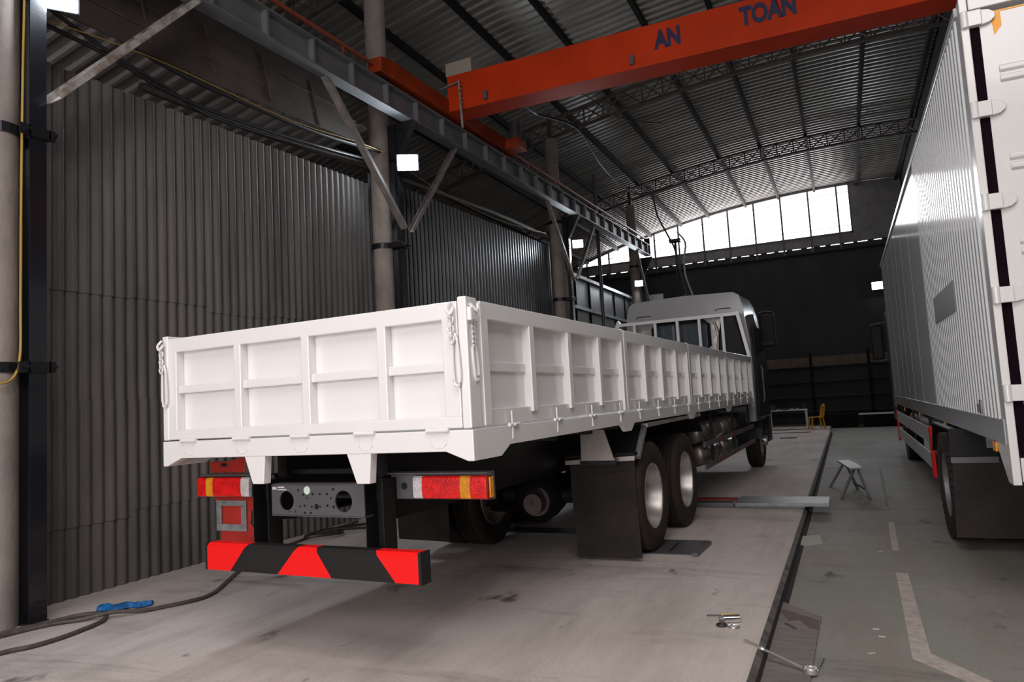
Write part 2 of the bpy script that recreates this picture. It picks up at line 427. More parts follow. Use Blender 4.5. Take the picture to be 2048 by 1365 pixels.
truss(17.15, 'dark lattice truss just beyond the orange crane girder', .36, .84)
truss(24.9, 'lattice truss in front of the sunlit roof bay near the end window')

# ------------------------------------------------------------------ crane runway
RXC = -5.85
def rz(y): return 5.93 + .024 * (y - 5)          # underside of the runway beam
run = empty('crane_runway_beam', (RXC, 1, 0), 'long blue-grey steel runway beam with stiffeners carried on the columns', 'beam')
def ibeam(mb, y0, y1):
    for (dz, w_, h_) in ((.012, .2, .024), (.36, .2, .024)): mb.bar((RXC, y0, rz(y0) + dz), (RXC, y1, rz(y1) + dz), w_, h_)
    mb.bar((RXC, y0, rz(y0) + .185), (RXC, y1, rz(y1) + .185), .014, .33)
f = MB(); ibeam(f, 1.0, 24.6); f.build('beam', M['rail'], run, world=True)
f = MB(); f.bar((RXC, 1, rz(1) + .40), (RXC, 24.5, rz(24.5) + .40), .05, .05); f.build('crane_rail', M['strap'], run, world=True)
for k in range(28):
    y = 4.6 + .82 * k
    if y > 24.4: break
    MB().box(RXC - .09, RXC + .09, y - .02, y + .02, rz(y) + .02, rz(y) + .35).build('stiffener', M['rail'], run, world=True)
f = MB(); f.bar((RXC - .02, 1, rz(1) + .60), (RXC - .02, 24.4, rz(24.4) + .60), .035, .05)
for k in range(14): y = 3 + 1.6 * k; f.bar((RXC - .02, y, rz(y) + .36), (RXC - .02, y, rz(y) + .6), .02)
f.build('conductor_rail', M['orange2'], run, world=True)
f = MB(); y = 24.6; f.box(RXC - .1, RXC + .1, y - .03, y + .03, rz(y), rz(y) + .62); f.build('end_stop', M['strap'], run, world=True)
# columns
cols = [(3.62, 'nearest, at the left edge of the picture', 5.9), (9.35, 'second along the wall, behind the bright floodlight', 8.6),
        (17.1, 'third along the wall', 8.5), (24.75, 'fourth, at the far end of the runway', 8.5)]
for (y, wh, zt) in cols:
    nx = y < 5
    c = empty('concrete_column', (-6.25 if nx else -6.40, 3.55 if nx else y, 0), 'round concrete hall column, ' + wh, 'column', 'round concrete columns')
    z2 = 8.30
    MB().rod((0, 0, 0), (0, 0, z2), .165, 28).build('shaft', M['concrete'], c, smooth=40)
    MB().box(-.06, .06, -.06, .06, z2, 9.0).build('cap_plate', M['truss'], c)
    s = empty('steel_post', (-6.09 if nx else -6.13, 3.75 if nx else y + .02, 0), 'glossy black steel post strapped to the column, ' + wh, 'post', 'black steel posts under the runway')
    z1 = rz(y) - .02
    f = MB(); f.box(-.075, -.064, -.07, .07, 0, z1); f.box(.064, .075, -.07, .07, 0, z1); f.box(-.064, .064, -.005, .005, 0, z1)
    f.box(-.085, .085, -.08, .08, 0, .02)
    f.build('shaft', M['blacksteel'], s)
    f = MB(); f.prism([(-.07, z1 - .55), (.09, z1 - .55), (.38, z1), (-.07, z1)], 1, -.07, .07); f.build('bracket', M['strap'], s)
    for z in (2.06, 4.1, 6.1) if y > 5 else (2.06, 4.05):
        if z > z1: continue
        f = MB(); pts = []; ccx, ccy = ((-.16, -.20) if nx else (-.27, -.02))
        for k in range(21):
            a = 2 * math.pi * k / 20; pts.append((ccx + .176 * math.cos(a), ccy + .176 * math.sin(a), z))
        for a_, b_ in zip(pts[:-1], pts[1:]): f.bar(a_, b_, .012, .085)
        f.box(-.1, .1, -.09, -.078, z - .045, z + .045); f.box(-.1, .1, .078, .09, z - .045, z + .045)
        f.box(.08, .1, -.16, .13, z - .045, z + .045)
        for sg in (-1, 1): f.rod((.08, sg * .11, z), (.15, sg * .11, z), .01, 6); f.rod((.1, sg * .11, z), (.125, sg * .11, z), .02, 6)
        f.build('clamp_strap', M['strap'], s)
# knee braces
def brace(a, b, mt, label, w_=.09):
    r = MB(); a = Vector(a); b = Vector(b); d, sd, u = frame_of(b - a)
    r.bar(a, b, w_, .008); r.bar(a + u * .03 + sd * w_ / 2, b + u * .03 + sd * w_ / 2, .008, .06); r.bar(a + u * .03 - sd * w_ / 2, b + u * .03 - sd * w_ / 2, .008, .06)
    o = r.build('knee_brace', mt); tag(o, label, 'brace', 'knee braces of the crane runway')
brace((-5.97, 3.86, 4.36), (-5.88, 5.38, 6.02), M['brace'], 'whitewashed rusty channel brace rising from the nearest post', .21)
brace((-5.93, 9.22, 4.3), (-5.9, 7.38, 6.0), M['brace2'], 'left rusty brace of the V under the second column head', .09)
brace((-5.93, 9.45, 4.3), (-5.88, 10.95, 6.1), M['brace2'], 'right pale brace of the V behind the bright floodlight', .09)
brace((-5.93, 16.9, 4.5), (-5.9, 15.25, 6.2), M['brace2'], 'left brace of the V at the third column', .07)
brace((-5.93, 17.2, 4.6), (-5.88, 18.7, 6.25), M['brace2'], 'right brace of the V at the third column', .07)
brace((-5.93, 24.6, 4.7), (-5.9, 23.2, 6.4), M['brace2'], 'brace at the far end of the runway', .07)
# brown hanging sheet
f = MB(); f.prism([(1.5, 5.34), (3.6, 5.36), (5.7, 5.38), (7.0, 5.44), (8.7, 5.55), (7.98, 6.3), (1.5, 6.2)], 0, -6.27, -6.255)
for y in (2.6, 4.0, 5.05, 5.9, 6.8, 7.7): f.m(1).bar((-6.25, y, 5.5), (-6.25, y - .15, 6.05), .03, .012)
for z in (5.62, 5.86): f.m(1).bar((-6.25, 1.5, z - .02), (-6.25, 8.3, z + .06), .012, .02)
tag(f.build('hanging_sheet', [M['panel'], M['truss']]), 'large brown seamed sheet hung below the runway beam at upper left', 'sheet')
# rusty pipe on top of the partition
tag(MB().tube([(-6.72, 5.3, 5.24), (-6.72, 7, 5.30), (-6.75, 9.4, 5.5), (-6.75, 14, 5.78), (-6.75, 17.3, 5.85)], .05, 8).build('steel_pipe', M['truss'], smooth=60),
    'long brownish pipe running above the top of the partition', 'pipe')
tag(MB().tube([(-6.45, 3.9, 5.3), (-6.45, 4.7, 5.27), (-6.45, 5.6, 5.15), (-6.45, 7.2, 5.24), (-6.45, 9.2, 5.48)], .022, 6).build('power_cable', M['cable'], smooth=60),
    'lower sagging black cable between the nearest and second columns', 'cable', 'black cables at upper left')
tag(MB().tube([(-6.4, 3.9, 5.5), (-6.4, 4.6, 5.3), (-6.45, 5.4, 5.2), (-6.5, 6.3, 5.12), (-6.5, 9.1, 5.42)], .02, 6).build('power_cable', M['cable'], smooth=60),
    'thin black cable crossing behind the whitewashed brace', 'cable', 'black cables at upper left')
tag(MB().tube([(-6.3, 3.9, 5.62), (-6.3, 5.2, 5.36), (-6.3, 6.5, 5.36), (-6.3, 7.8, 5.42), (-6.3, 9.2, 5.6)], .03, 6).build('power_cable', M['cable'], smooth=60),
    'thick black cable bundle under the brown hanging sheet', 'cable', 'black cables at upper left')
tag(MB().tube([(-6.2, 3.95, 5.2), (-6.22, 5.1, 5.33), (-6.22, 7.1, 5.36), (-6.2, 9.1, 5.55), (-6.4, 10.9, 5.5), (-6.4, 13.5, 5.45), (-6.4, 16.4, 5.7)], .006, 6).build('lighting_cable', M['yellow'], smooth=60),
    'thin yellow cable strung along the partition top', 'cable')
tag(MB().tube([(-6.05, 3.66, 6), (-6.05, 3.655, 5.2), (-6.06, 3.65, 4.6), (-6.055, 3.635, 3.5), (-6.06, 3.635, 2.6), (-6.05, 3.62, 2.1), (-6.02, 3.5, 1.93), (-6.06, 3.38, 1.98)], .011, 6).build('lighting_cable', M['yellow'], smooth=60),
    'yellow cable hanging down the nearest concrete column', 'cable')

# floodlights
def flood(loc, size, tilt, label, yaw=0.):
    r = empty('flood_light', loc, label, 'lamp', 'white floodlights', yaw)
    s_ = size / 2; c, q = math.cos(tilt), math.sin(tilt)
    def P(x, y, z): return (x, y * c - z * q, y * q + z * c)
    f = MB(); vs = [P(x, y, z) for x in (-s_, s_) for y in (0, .06) for z in (-s_ * .75, s_ * .75)]
    f.add(vs, [(0, 1, 3, 2), (4, 6, 7, 5), (0, 4, 5, 1), (2, 3, 7, 6), (0, 2, 6, 4), (1, 5, 7, 3)]); f.build('housing', M['strap'], r)
    k = s_ * .9; vs = [P(x, y, z) for x in (-k, k) for y in (-.012, -.002) for z in (-k * .75, k * .75)]
    f = MB(); f.add(vs, [(0, 1, 3, 2), (4, 6, 7, 5), (0, 4, 5, 1), (2, 3, 7, 6), (0, 2, 6, 4), (1, 5, 7, 3)]); f.build('lens', M['lamp'], r, bevel=.012)
    f = MB(); f.bar((0, .05, 0), (0, .2, .06), .03); f.build('bracket', M['strap'], r)
    return r
flood((-5.92, 3.86, 5.3), .32, .45, 'square white floodlight at the top left corner above the nearest post', .95)
flood((-5.86, 9.3, 5.36), .34, .3, 'brightest floodlight, on the second post between the two braces', .55)
flood((-5.87, 17.2, 5.5), .28, .2, 'small floodlight on the third post', .33)
flood((-6.2, 24.42, 5.45), .28, .3, 'small tilted floodlight on the fourth column above the cab', .3)
flood((1.5, 32.18, 5.42), .42, .1, 'lone floodlight on the dark end wall beside the box truck')

# ------------------------------------------------------------------ overhead crane
cr = empty('overhead_crane', (0, 10.7, 6.5), 'orange overhead travelling crane with navy lettering AN TOAN', 'crane')
GY0, GY1 = 10.5, 10.98
def gz(x): return 6.57 - .0165 * (x + 5.77)
f = MB(); L_ = -5.75; R_ = 12.5
vs = [(x, y, gz(x) + h) for x in (L_, R_) for y in (GY0, GY1) for h in (0, .63)]
f.add(vs, [(0, 1, 3, 2), (4, 6, 7, 5), (0, 4, 5, 1), (2, 3, 7, 6), (0, 2, 6, 4), (1, 5, 7, 3)])
f.build('girder', M['orange'], cr, world=True, bevel=.008)
f = MB(); zt = lambda y: rz(y) + .44
f.prism([(8.5, zt(8.4) + .04), (8.5, zt(8.4) + .26), (8.75, zt(8.4) + .31), (12.9, zt(12.9) + .28), (13.2, zt(13) + .22), (13.2, zt(13) + .04)], 0, RXC - .12, RXC + .12)
f.build('end_carriage', M['orangedull'], cr, world=True, bevel=.01)
for y in (8.75, 12.75): MB().rod((RXC - .05, y, zt(y) + .06), (RXC + .05, y, zt(y) + .06), .1, 20).build('wheel', M['strap'], cr, world=True, smooth=40)
f = MB(); f.box(RXC + .1, RXC + .42, 12.75, 13.15, zt(13) + .05, zt(13) + .25); f.build('gearbox', M['orangedull'], cr, world=True, bevel=.02)
f = MB(); f.rod((RXC + .26, 12.95, zt(13) + .15), (RXC + .26, 12.95, zt(13) + .62), .12, 16)
for k in range(9): f.rod((RXC + .26, 12.95, zt(13) + .26 + k * .03), (RXC + .26, 12.95, zt(13) + .27 + k * .03), .115, 16)
f.build('drive_motor', M['dgrey'], cr, world=True, smooth=40)
MB().box(-5.8, -5.3, 10.55, 10.95, 7.22, 7.46).build('control_box', M['cream'], cr, world=True, bevel=.01)
f = MB(); f.tube([(-5.45, 10.42, 6.2), (-5.47, 10.42, 6.62), (-5.48, 10.42, 7.02), (-5.9, 10.5, 7.0)], .022, 8, 1)
for k in range(9): f.rod((-5.455, 10.42, 6.3 + k * .08), (-5.455, 10.42, 6.31 + k * .08), .03, 8)
f.build('cable_conduit', M['galv'], cr, world=True)
for x in (-5.05, -2.55): MB().box(x, x + .07, GY0 - .06, GY0, gz(x) + .06, gz(x) + .2).build('bracket', M['dgrey'], cr, world=True)
def text(s_, x, z, y, h, wid, mt, parent, rotz=0., name='lettering', fat=.02):
    cu = bpy.data.curves.new(name, 'FONT'); cu.body = s_; cu.size = 1; cu.extrude = .01; cu.offset = fat
    t = bpy.data.objects.new('tmp', cu); COL.objects.link(t)
    bpy.context.view_layer.update()
    me = bpy.data.meshes.new_from_object(t.evaluated_get(bpy.context.evaluated_depsgraph_get()))
    bpy.data.objects.remove(t)
    xs = [v.co.x for v in me.vertices]; zs = [v.co.y for v in me.vertices if v.co.y < .76]
    k = wid / (max(xs) - min(xs)); kz = h / .73; mn = min(xs)
    inv = parent.matrix_basis.inverted()
    for v in me.vertices:
        px, py, pz = (v.co.x - mn) * k, v.co.y * kz, v.co.z
        c, q = math.cos(rotz), math.sin(rotz)
        v.co = inv @ Vector((x + px * c, y - pz * .5 + px * q, z + py - (0.0165 * px if rotz == 0 else 0)))
    me.materials.append(mt); o = bpy.data.objects.new(name, me); COL.objects.link(o); o.parent = parent
    return o
text('AN', -2.17, 6.745, GY0 - .004, .27, .40, M['navy'], cr, fat=.05)
text('TO\u00c0N', -.92, 6.755, GY0 - .004, .27, .76, M['navy'], cr, fat=.05)
# festoon cable hanging from the girder to the far bay
tag(MB().tube([(-4.62, 10.9, 6.66), (-4.64, 11.6, 6.72), (-4.66, 12, 6.80), (-4.29, 13, 6.8), (-4.33, 14.5, 6.55), (-4.3, 16, 6.42), (-4.19, 17, 6.45), (-3.85, 17, 6.4), (-3.86, 17.5, 5.98),
               (-3.64, 17.5, 5.45), (-3.49, 17.5, 5.06), (-3.36, 17.5, 4.3), (-3.24, 17.5, 3.7)], .022, 8).build('crane_cable', M['cable'], smooth=60),
    'looping black supply cable hanging from the crane girder to behind the cab', 'cable')
f = MB(); f.tube([(-4.45, 10.75, 6.55), (-4.2, 11.6, 6.95), (-3.9, 12.4, 7.15), (-3.5, 13.2, 6.9), (-2.9, 14.2, 7.0)], .012, 6); 
tag(f.build('crane_cable', M['cable'], smooth=60), 'thin cable loop just under the left end of the orange girder', 'cable')
# pole with plate and hanging pale cable, thin post in front of the far partition
f = MB(); f.rod((-6.35, 20.5, 0), (-6.35, 20.5, 8.3), .055, 10); tag(f.build('steel_pole', M['dgrey'], smooth=50), 'slim grey steel pole between the third and fourth columns', 'pole')
r = empty('loudspeaker_mast', (-3.55, 17.9, 0), 'thin mast with a dark flat plate on top behind the cab', 'mast')
MB().rod((0, 0, 0), (0, 0, 5.35), .03, 8).build('mast', M['strap'], r); MB().box(-.14, .14, -.1, .1, 5.33, 5.4).build('top_plate', M['strap'], r)
tag(MB().tube([(-3.5, 18, 5.6), (-3.32, 18, 5.3), (-3.38, 18, 4.9), (-3.36, 18, 4.4), (-3.15, 18, 3.7)], .025, 6).build('hanging_cable', M['cablelight'], smooth=60), 'pale cable dangling beside the mast', 'cable')
r = empty('yellow_frame', (-5.2, 26, 0), 'yellow steel frame showing above the cab roof', 'frame')
for k, (a, b) in enumerate((((-6.4, 26, 5.0), (-5.3, 26, 4.55)), ((-5.0, 26, 5.05), (-4.35, 26, 4.95)), ((-5.0, 26, 4.9), (-4.5, 26, 4.6)))):
    MB().bar(a, b, .07, .09).build('beam', M['tan'], r, world=True)
for x in (-5.05, -4.6): MB().bar((x, 26, 0), (x, 26, 5.0), .05).build('leg', M['dgrey'], r, world=True)
tag(MB().box(-6.1, -5.55, 25.1, 25.15, 0, 5.1).build('pale_panel', M['palewall']), 'pale upright panel lit by the floodlight on the fourth column', 'panel')

# ------------------------------------------------------------------ wheels
def wheel(parent, cx, cy, cz, R=.54, w_=.28, side=1, dual=True, name='wheel', rimcol=None, dish=.13, block=False):
    """side +1: outer face towards +x"""
    h = w_ / 2; prof = [(-h * .78, R * .60), (-h * .98, R * .72), (-h, R * .82), (-h * .92, R * .93), (-h * .80, R * .985)]
    g = 5
    for i in range(g):
        a0 = -h * .78 + i * (h * 1.56) / g; a1 = a0 + (h * 1.56) / g
        prof += [(a0 + .005, R), (a1 - .012, R)]
        if i < g - 1: prof += [(a1 - .010, R - .016), (a1 + .002, R - .016)]
    prof += [(h * .80, R * .985), (h * .92, R * .93), (h, R * .82), (h * .98, R * .72), (h * .78, R * .60)]
    t = MB().lathe(prof, (cx, cy, cz), 0, 56)
    if block:
        for k in range(44):
            a = 2 * math.pi * k / 44
            for sg in (-1, 1):
                p = Vector((cx + sg * h * .82, cy + math.cos(a) * R * .985, cz + math.sin(a) * R * .985)); d = Vector((0, math.cos(a), math.sin(a)))
                t.bar(p - d * .03, p + d * .004, .045, .045)
    to = t.build(name, M['tyre'], parent, smooth=35)
    s_ = side
    r = MB()
    rp = [(s_ * h * .80, R * .605), (s_ * (h * .86), R * .59), (s_ * (h * .80), R * .565), (s_ * (h * .55), R * .555), (s_ * (h * .2), R * .52), (s_ * (h - dish - .05), R * .50), (s_ * (h - dish - .07), R * .46),
          (s_ * (h - dish - .04), R * .36), (s_ * (h - dish - .01), R * .26), (s_ * (h - dish), R * .2), (s_ * (h - dish + .06), R * .19), (s_ * (h - dish + .075), R * .15), (s_ * (h - dish + .075), .001)]
    r.lathe(rp, (cx, cy, cz), 0, 48)
    r.lathe([(-s_ * h * .78, R * .605), (-s_ * h * .7, R * .57), (-s_ * h * .3, R * .54), (s_ * (h - dish - .07), R * .47)], (cx, cy, cz), 0, 48)
    n = r.m(1)
    for k in range(10):
        a = 2 * math.pi * k / 10; xx = cx + s_ * (h - dish - .01)
        n.rod((xx, cy + math.cos(a) * R * .31, cz + math.sin(a) * R * .31), (xx + s_ * .035, cy + math.cos(a) * R * .31, cz + math.sin(a) * R * .31), .016, 6)
    r.build('rim', [rimcol or M['rim'], M['strap']], to, smooth=40)
    return to

# ------------------------------------------------------------------ the flatbed truck
YAW = -.035972
T = empty('flatbed_truck', (-3.167, 3.633, 0), 'white dropside flatbed truck seen from behind with tailgate closed', 'truck', None, YAW)
T.matrix_basis = Matrix.Translation((-3.167, 3.633, 0)) @ Matrix.Rotation(YAW, 4, 'Z')
Wt = M['white']
ZS = 1.412            # split line between tray frame and boards
ZT = 2.15
# tailgate
f = MB()
xl = [(-1.235, -1.13), (-.565, -.5), (.035, .1), (.635, .7), (1.1, 1.205)]
f.box(-1.235, 1.205, .035, .05, ZS + .01, ZT - .03)
f.box(-1.235, 1.205, -.03, .035, ZT - .11, ZT - .01)
f.box(-1.235, 1.205, -.03, .035, ZS + .008, ZS + .075)
for i, (a, b) in enumerate(xl): f.box(a, b, -.03, .036, ZS + .07, ZT - .1)
for i in range(4): f.box(xl[i][1], xl[i + 1][0], -.012, .036, 1.745, 1.80)
tg = f.build('tailgate', Wt, T, bevel=.006)
for x in (-1.0, -.49, .02, .53, 1.05):
    h = MB(); h.rod((x - .075, -.045, 1.412), (x + .075, -.045, 1.412), .014, 10)
    h.tube([(x - .05, -.034, 1.405), (x - .05, -.034, 1.335), (x - .03, -.034, 1.315), (x + .03, -.034, 1.315), (x + .05, -.034, 1.335), (x + .05, -.034, 1.405)], .0045, 6, 1)
    h.build('hinge', Wt, tg, smooth=40)
for sg, xx in ((1, 1.2), (-1, -1.23)):
    c = MB()
    for k in range(6): # the chain gathered on its hook
        zc = 2.06 - k * .028
        c.tube([(xx - .02 + .018 * math.cos(a) * (1 if k % 2 else .5), -.06 - (.016 * math.cos(a) if k % 2 == 0 else 0), zc + .024 * math.sin(a)) for a in [i * math.pi / 4 for i in range(8)]], .006, 6, 2, True)
    c.tube([(xx - .025, -.05, 2.13), (xx - .03, -.08, 2.09), (xx - .01, -.08, 2.06), (xx, -.06, 2.1)], .009, 6)
    c.tube([(xx - .02, -.05, 1.92), (xx - .022, -.052, 1.72), (xx, -.056, 1.655), (xx + .022, -.052, 1.70), (xx + .012, -.05, 1.9), (xx - .005, -.05, 1.95)], .008, 6, 4, True)
    c.build('latch_chain', Wt, tg, smooth=50)
# corner posts
for sg in (-1, 1):
    f = MB(); f.prism([(sg * 1.212, -.035), (sg * 1.27, -.035), (sg * 1.27, .09), (sg * 1.212, .09)], 2, ZS + .004, ZT + .012)
    f.prism([(sg * 1.27, -.03), (sg * 1.295, -.02), (sg * 1.295, .05), (sg * 1.27, .06)], 2, 2.02, 2.1)
    cp = f.build('corner_post', Wt, T, bevel=.008)
    c = MB(); xx = sg * 1.275
    for k in range(6): c.tube([(xx, .03 + .016 * math.cos(a), 2.03 - k * .028 + .02 * math.sin(a)) for a in [i * math.pi / 4 for i in range(8)]], .005, 5, 2, True)
    c.tube([(xx, .01, 1.87), (xx, .02, 1.72), (xx, .045, 1.68), (xx, .065, 1.73), (xx, .05, 1.86)], .008, 6, 4, True)
    c.tube([(xx, 0, 2.12), (xx + sg * .03, .03, 2.08), (xx + sg * .02, .06, 2.12)], .01, 6)
    c.build('latch_chain', Wt, cp, smooth=50)
# side boards
joints = [.13, 2.78, 5.30, 7.77, 10.27]
def side(sg, y0, y1):
    f = MB(); X0 = sg * 1.205; X1 = sg * 1.27; lo, hi = min(X0, X1), max(X0, X1)
    L_ = y1 - y0; xs_ = sg * 1.2
    f.box(min(xs_, X0), max(xs_, X0) + (.0 if sg > 0 else 0) + .006, y0, y1, ZS + .01, ZT - .02)
    f.box(lo, hi, y0, y1, ZT - .105, ZT)                     # top rail
    f.box(lo, hi - (.02 if sg > 0 else 0), y0, y1, ZS + .008, ZS + .105)   # bottom rail
    f.box(lo, hi, y0, y0 + .085, ZS + .01, ZT - .1)
    f.box(lo, hi, y1 - .06, y1, ZS + .01, ZT - .1)
    bay = (L_ - .0) / 4
    for k in range(1, 4): c = y0 + .03 + bay * k; f.box(lo, hi, c - .035, c + .035, ZS + .07, ZT - .1)
    mid = sg * 1.228; f.box(min(X0, mid), max(X0, mid), y0 + .05, y1 - .05, 1.74, 1.80)
    o = f.build('side_board', Wt, T, bevel=.005)
    for k in range(4):
        c = y0 + .33 + k * .7 * L_ / 2.65
        h = MB(); h.rod((sg * 1.272, c - .045, ZS), (sg * 1.272, c + .055, ZS), .013, 8); h.rod((sg * 1.285, c + .0, ZS), (sg * 1.285, c + .07, ZS + .004), .009, 8)
        h.box(min(sg * 1.268, sg * 1.278), max(sg * 1.268, sg * 1.278), c - .008, c + .008, ZS - .085, ZS + .085)
        h.build('hinge', Wt, o, smooth=40)
    return o
for sg in (1, -1):
    for i in range(4):
        side(sg, joints[i] + (.012 if i else 0), joints[i + 1] - .012)
    for j in joints[1:4]:
        MB().box(min(sg * 1.195, sg * 1.262), max(sg * 1.195, sg * 1.262), j - .012, j + .012, ZS + .01, ZT + .01).build('stake_post', Wt, T)
# tray frame
f = MB(); f.box(-1.2, 1.2, .03, 10.25, ZS - .06, ZS - .01); f.build('tray_floor', M['whitedull'], T)
f = MB()
f.prism([(-1.275, 1.235), (-1.235, 1.235), (-1.09, 1.29), (1.09, 1.29), (1.235, 1.235), (1.275, 1.235), (1.275, 1.41), (-1.275, 1.41)], 1, -.035, .03)
f.build('rear_sill', Wt, T, bevel=.006)
for sg in (-1, 1):
    P_ = [(-.03, 1.235), (.3, 1.235), (.42, 1.295)]
    for j in joints[1:]: P_ += [(j - .2, 1.30), (j - .1, 1.235), (j + .06, 1.235), (j + .16, 1.30)]
    P_ = P_[:-2] + [(10.3, 1.235)]
    P_ += [(10.3, 1.41), (-.03, 1.41)]
    f = MB(); f.prism(P_, 0, sg * 1.235, sg * 1.272); f.build('side_sill', Wt, T, bevel=.004)
f = MB()
for k in range(14): y = .5 + k * .72; f.box(-1.2, 1.2, y, y + .08, 1.26, ZS - .06)
f.build('cross_bearer', M['black'], T)
for sg in (-1, 1):
    f = MB(); cx = -.392 if sg < 0 else .468
    f.prism([(cx - .092, 1.292), (cx - .022, 1.11), (cx + .075, 1.11), (cx + .092, 1.292)], 1, -.03, .035)
    f.build('sill_bracket', Wt, T, bevel=.005)
# chassis
for sg in (-1, 1):
    f = MB(); f.box(sg * .43 - .006, sg * .43 + .006, .25, 12.2, .84, 1.13); f.box(min(sg * .36, sg * .43), max(sg * .36, sg * .43), .25, 12.2, 1.12, 1.13)
    f.box(min(sg * .36, sg * .43), max(sg * .36, sg * .43), .25, 12.2, .84, .85); f.box(sg * .43 - .04, sg * .43 + .04, .25, 12.0, 1.13, 1.27)
    f.build('chassis_rail', M['black'], T)
    f = MB(); c = sg * .475; f.box(c - .07, c - .064, .09, .22, .66, 1.12); f.box(c - .07, c + .07, .21, .22, .66, 1.12); f.box(c + .064, c + .07, .09, .22, .66, 1.12)
    f.box(c - .066, c + .066, .2, .6, .98, 1.12); f.box(c - .07, c + .07, .05, .22, .60, .69)
    f.build('bumper_upright', M['black'], T, bevel=.003)
# rear cross member with holes
def plate_with_holes(x0, x1, z0, z1, y0, y1, holes, n=24):
    """flat plate in the xz plane with round holes, made as strips around each hole"""
    f = MB(); big = [h for h in holes if h[2] > .02]
    xs = sorted([x0, x1] + [v for h in big for v in (h[0] - h[2] * 1.25, h[0] + h[2] * 1.25)])
    segs = list(zip(xs[:-1], xs[1:]))
    for a, b in segs:
        hh = [h for h in big if abs((a + b) / 2 - h[0]) < h[2]]
        if not hh: f.box(a, b, y0, y1, z0, z1); continue
        h = hh[0]; ring = []; outer = []
        for k in range(n):
            t = 2 * math.pi * k / n; c, s_ = math.cos(t), math.sin(t)
            ring.append((h[0] + c * h[2], h[1] + s_ * h[2]))
            rx = (b - h[0]) if c > 0 else (h[0] - a); rz_ = (z1 - h[1]) if s_ > 0 else (h[1] - z0)
            q = min(rx / abs(c) if abs(c) > 1e-6 else 1e9, rz_ / abs(s_) if abs(s_) > 1e-6 else 1e9)
            outer.append((h[0] + c * q, h[1] + s_ * q))
        for (cx_, cz_) in ((a, z0), (a, z1), (b, z0), (b, z1)):
            j = min(range(n), key=lambda k: (outer[k][0] - cx_) ** 2 + (outer[k][1] - cz_) ** 2); outer[j] = (cx_, cz_)
        vs = [(p[0], y, p[1]) for y in (y0, y1) for p in ring] + [(p[0], y, p[1]) for y in (y0, y1) for p in outer]
        fs = []
        for k in range(n):
            k2 = (k + 1) % n
            fs += [(k, k2, 2 * n + k2, 2 * n + k), (n + k, 3 * n + k, 3 * n + k2, n + k2), (k, n + k, n + k2, k2)]
        f.add(vs, fs)
    return f
f = plate_with_holes(-.355, .415, .895, 1.095, .075, .085, [(-.225, .99, .062), (.25, .99, .068)])
f.box(-.355, .415, .075, .16, 1.09, 1.1); f.box(-.355, .415, .075, .16, .89, .9)
cm = f.build('rear_cross_member', M['dgrey'], T)
f = MB()
for (x, z, r_) in [(-.12, 1.06, .008), (-.08, 1.03, .008), (-.05, 1.01, .006), (0, 1.035, .009), (.06, 1.035, .008), (.12, 1.035, .008), (.17, 1.065, .009), (.15, 1.01, .006), (-.11, .955, .007), (-.07, .96, .008),
                   (.03, .955, .018), (-.01, .955, .007), (.06, .955, .007), (.12, .962, .009), (.17, .955, .01), (-.07, .915, .008), (-.02, .915, .008), (-.15, .92, .006), (-.2, .92, .005)]:
    f.rod((x, .0735, z), (x, .08, z), r_, 12)
f.build('bolt_holes', M['black'], cm)
MB().rod((-.045, .071, 1.058), (-.045, .078, 1.058), .026, 20).build('inspection_dot', mat('pale_green_dot', (.55, .66, .55), .5), cm)
f = MB(); f.box(-.345, -.31, .072, .0745, 1.062, 1.08); f.box(-.3, -.24, .072, .0745, 1.072, 1.082); f.box(-.3, -.22, .072, .0745, 1.058, 1.066)
f.build('sticker', M['lclr'], cm)
# wheel-side clutter visible through the cross member
MB().rod((-.3, .4, 1.0), (.3, .4, 1.0), .035, 12).build('tie_tube', M['strap'], T, smooth=40)
MB().box(-.42, .42, .3, .38, 1.14, 1.17).build('rear_tray_bearer', M['black'], T)
# bumper with slanted stripes
f = MB(); y0, y1 = -.04, .05; zt, zb = .72, .545; xt = [-.84, -.474, -.041, .106, .563, .875]; xb = [-.84, -.626, -.208, .233, .71, .875]
for i in range(5):
    f.m(0 if i % 2 == 0 else 1)
    a, b, c, d = xt[i], xt[i + 1], xb[i + 1], xb[i]
    zc = zt - .022; tt = lambda p, q: p + (q - p) * .022 / .175
    vs = [(a, y0 + .02, zt), (b, y0 + .02, zt), (tt(b, c), y0, zc), (tt(a, d), y0, zc), (c, y0, zb), (d, y0, zb), (a, y1, zt), (b, y1, zt), (c, y1, zb), (d, y1, zb)]
    f.add(vs, [(0, 1, 2, 3), (3, 2, 4, 5), (0, 6, 7, 1), (5, 4, 8, 9)])
    f.add(vs, [(6, 9, 8, 7)])
f.m(1).box(.875, .895, y0 - .004, y1 + .004, zb - .004, zt + .002); f.box(-.86, -.84, y0, y1, zb, zt)
f.build('underrun_bumper', [M['red'], M['stripe']], T)
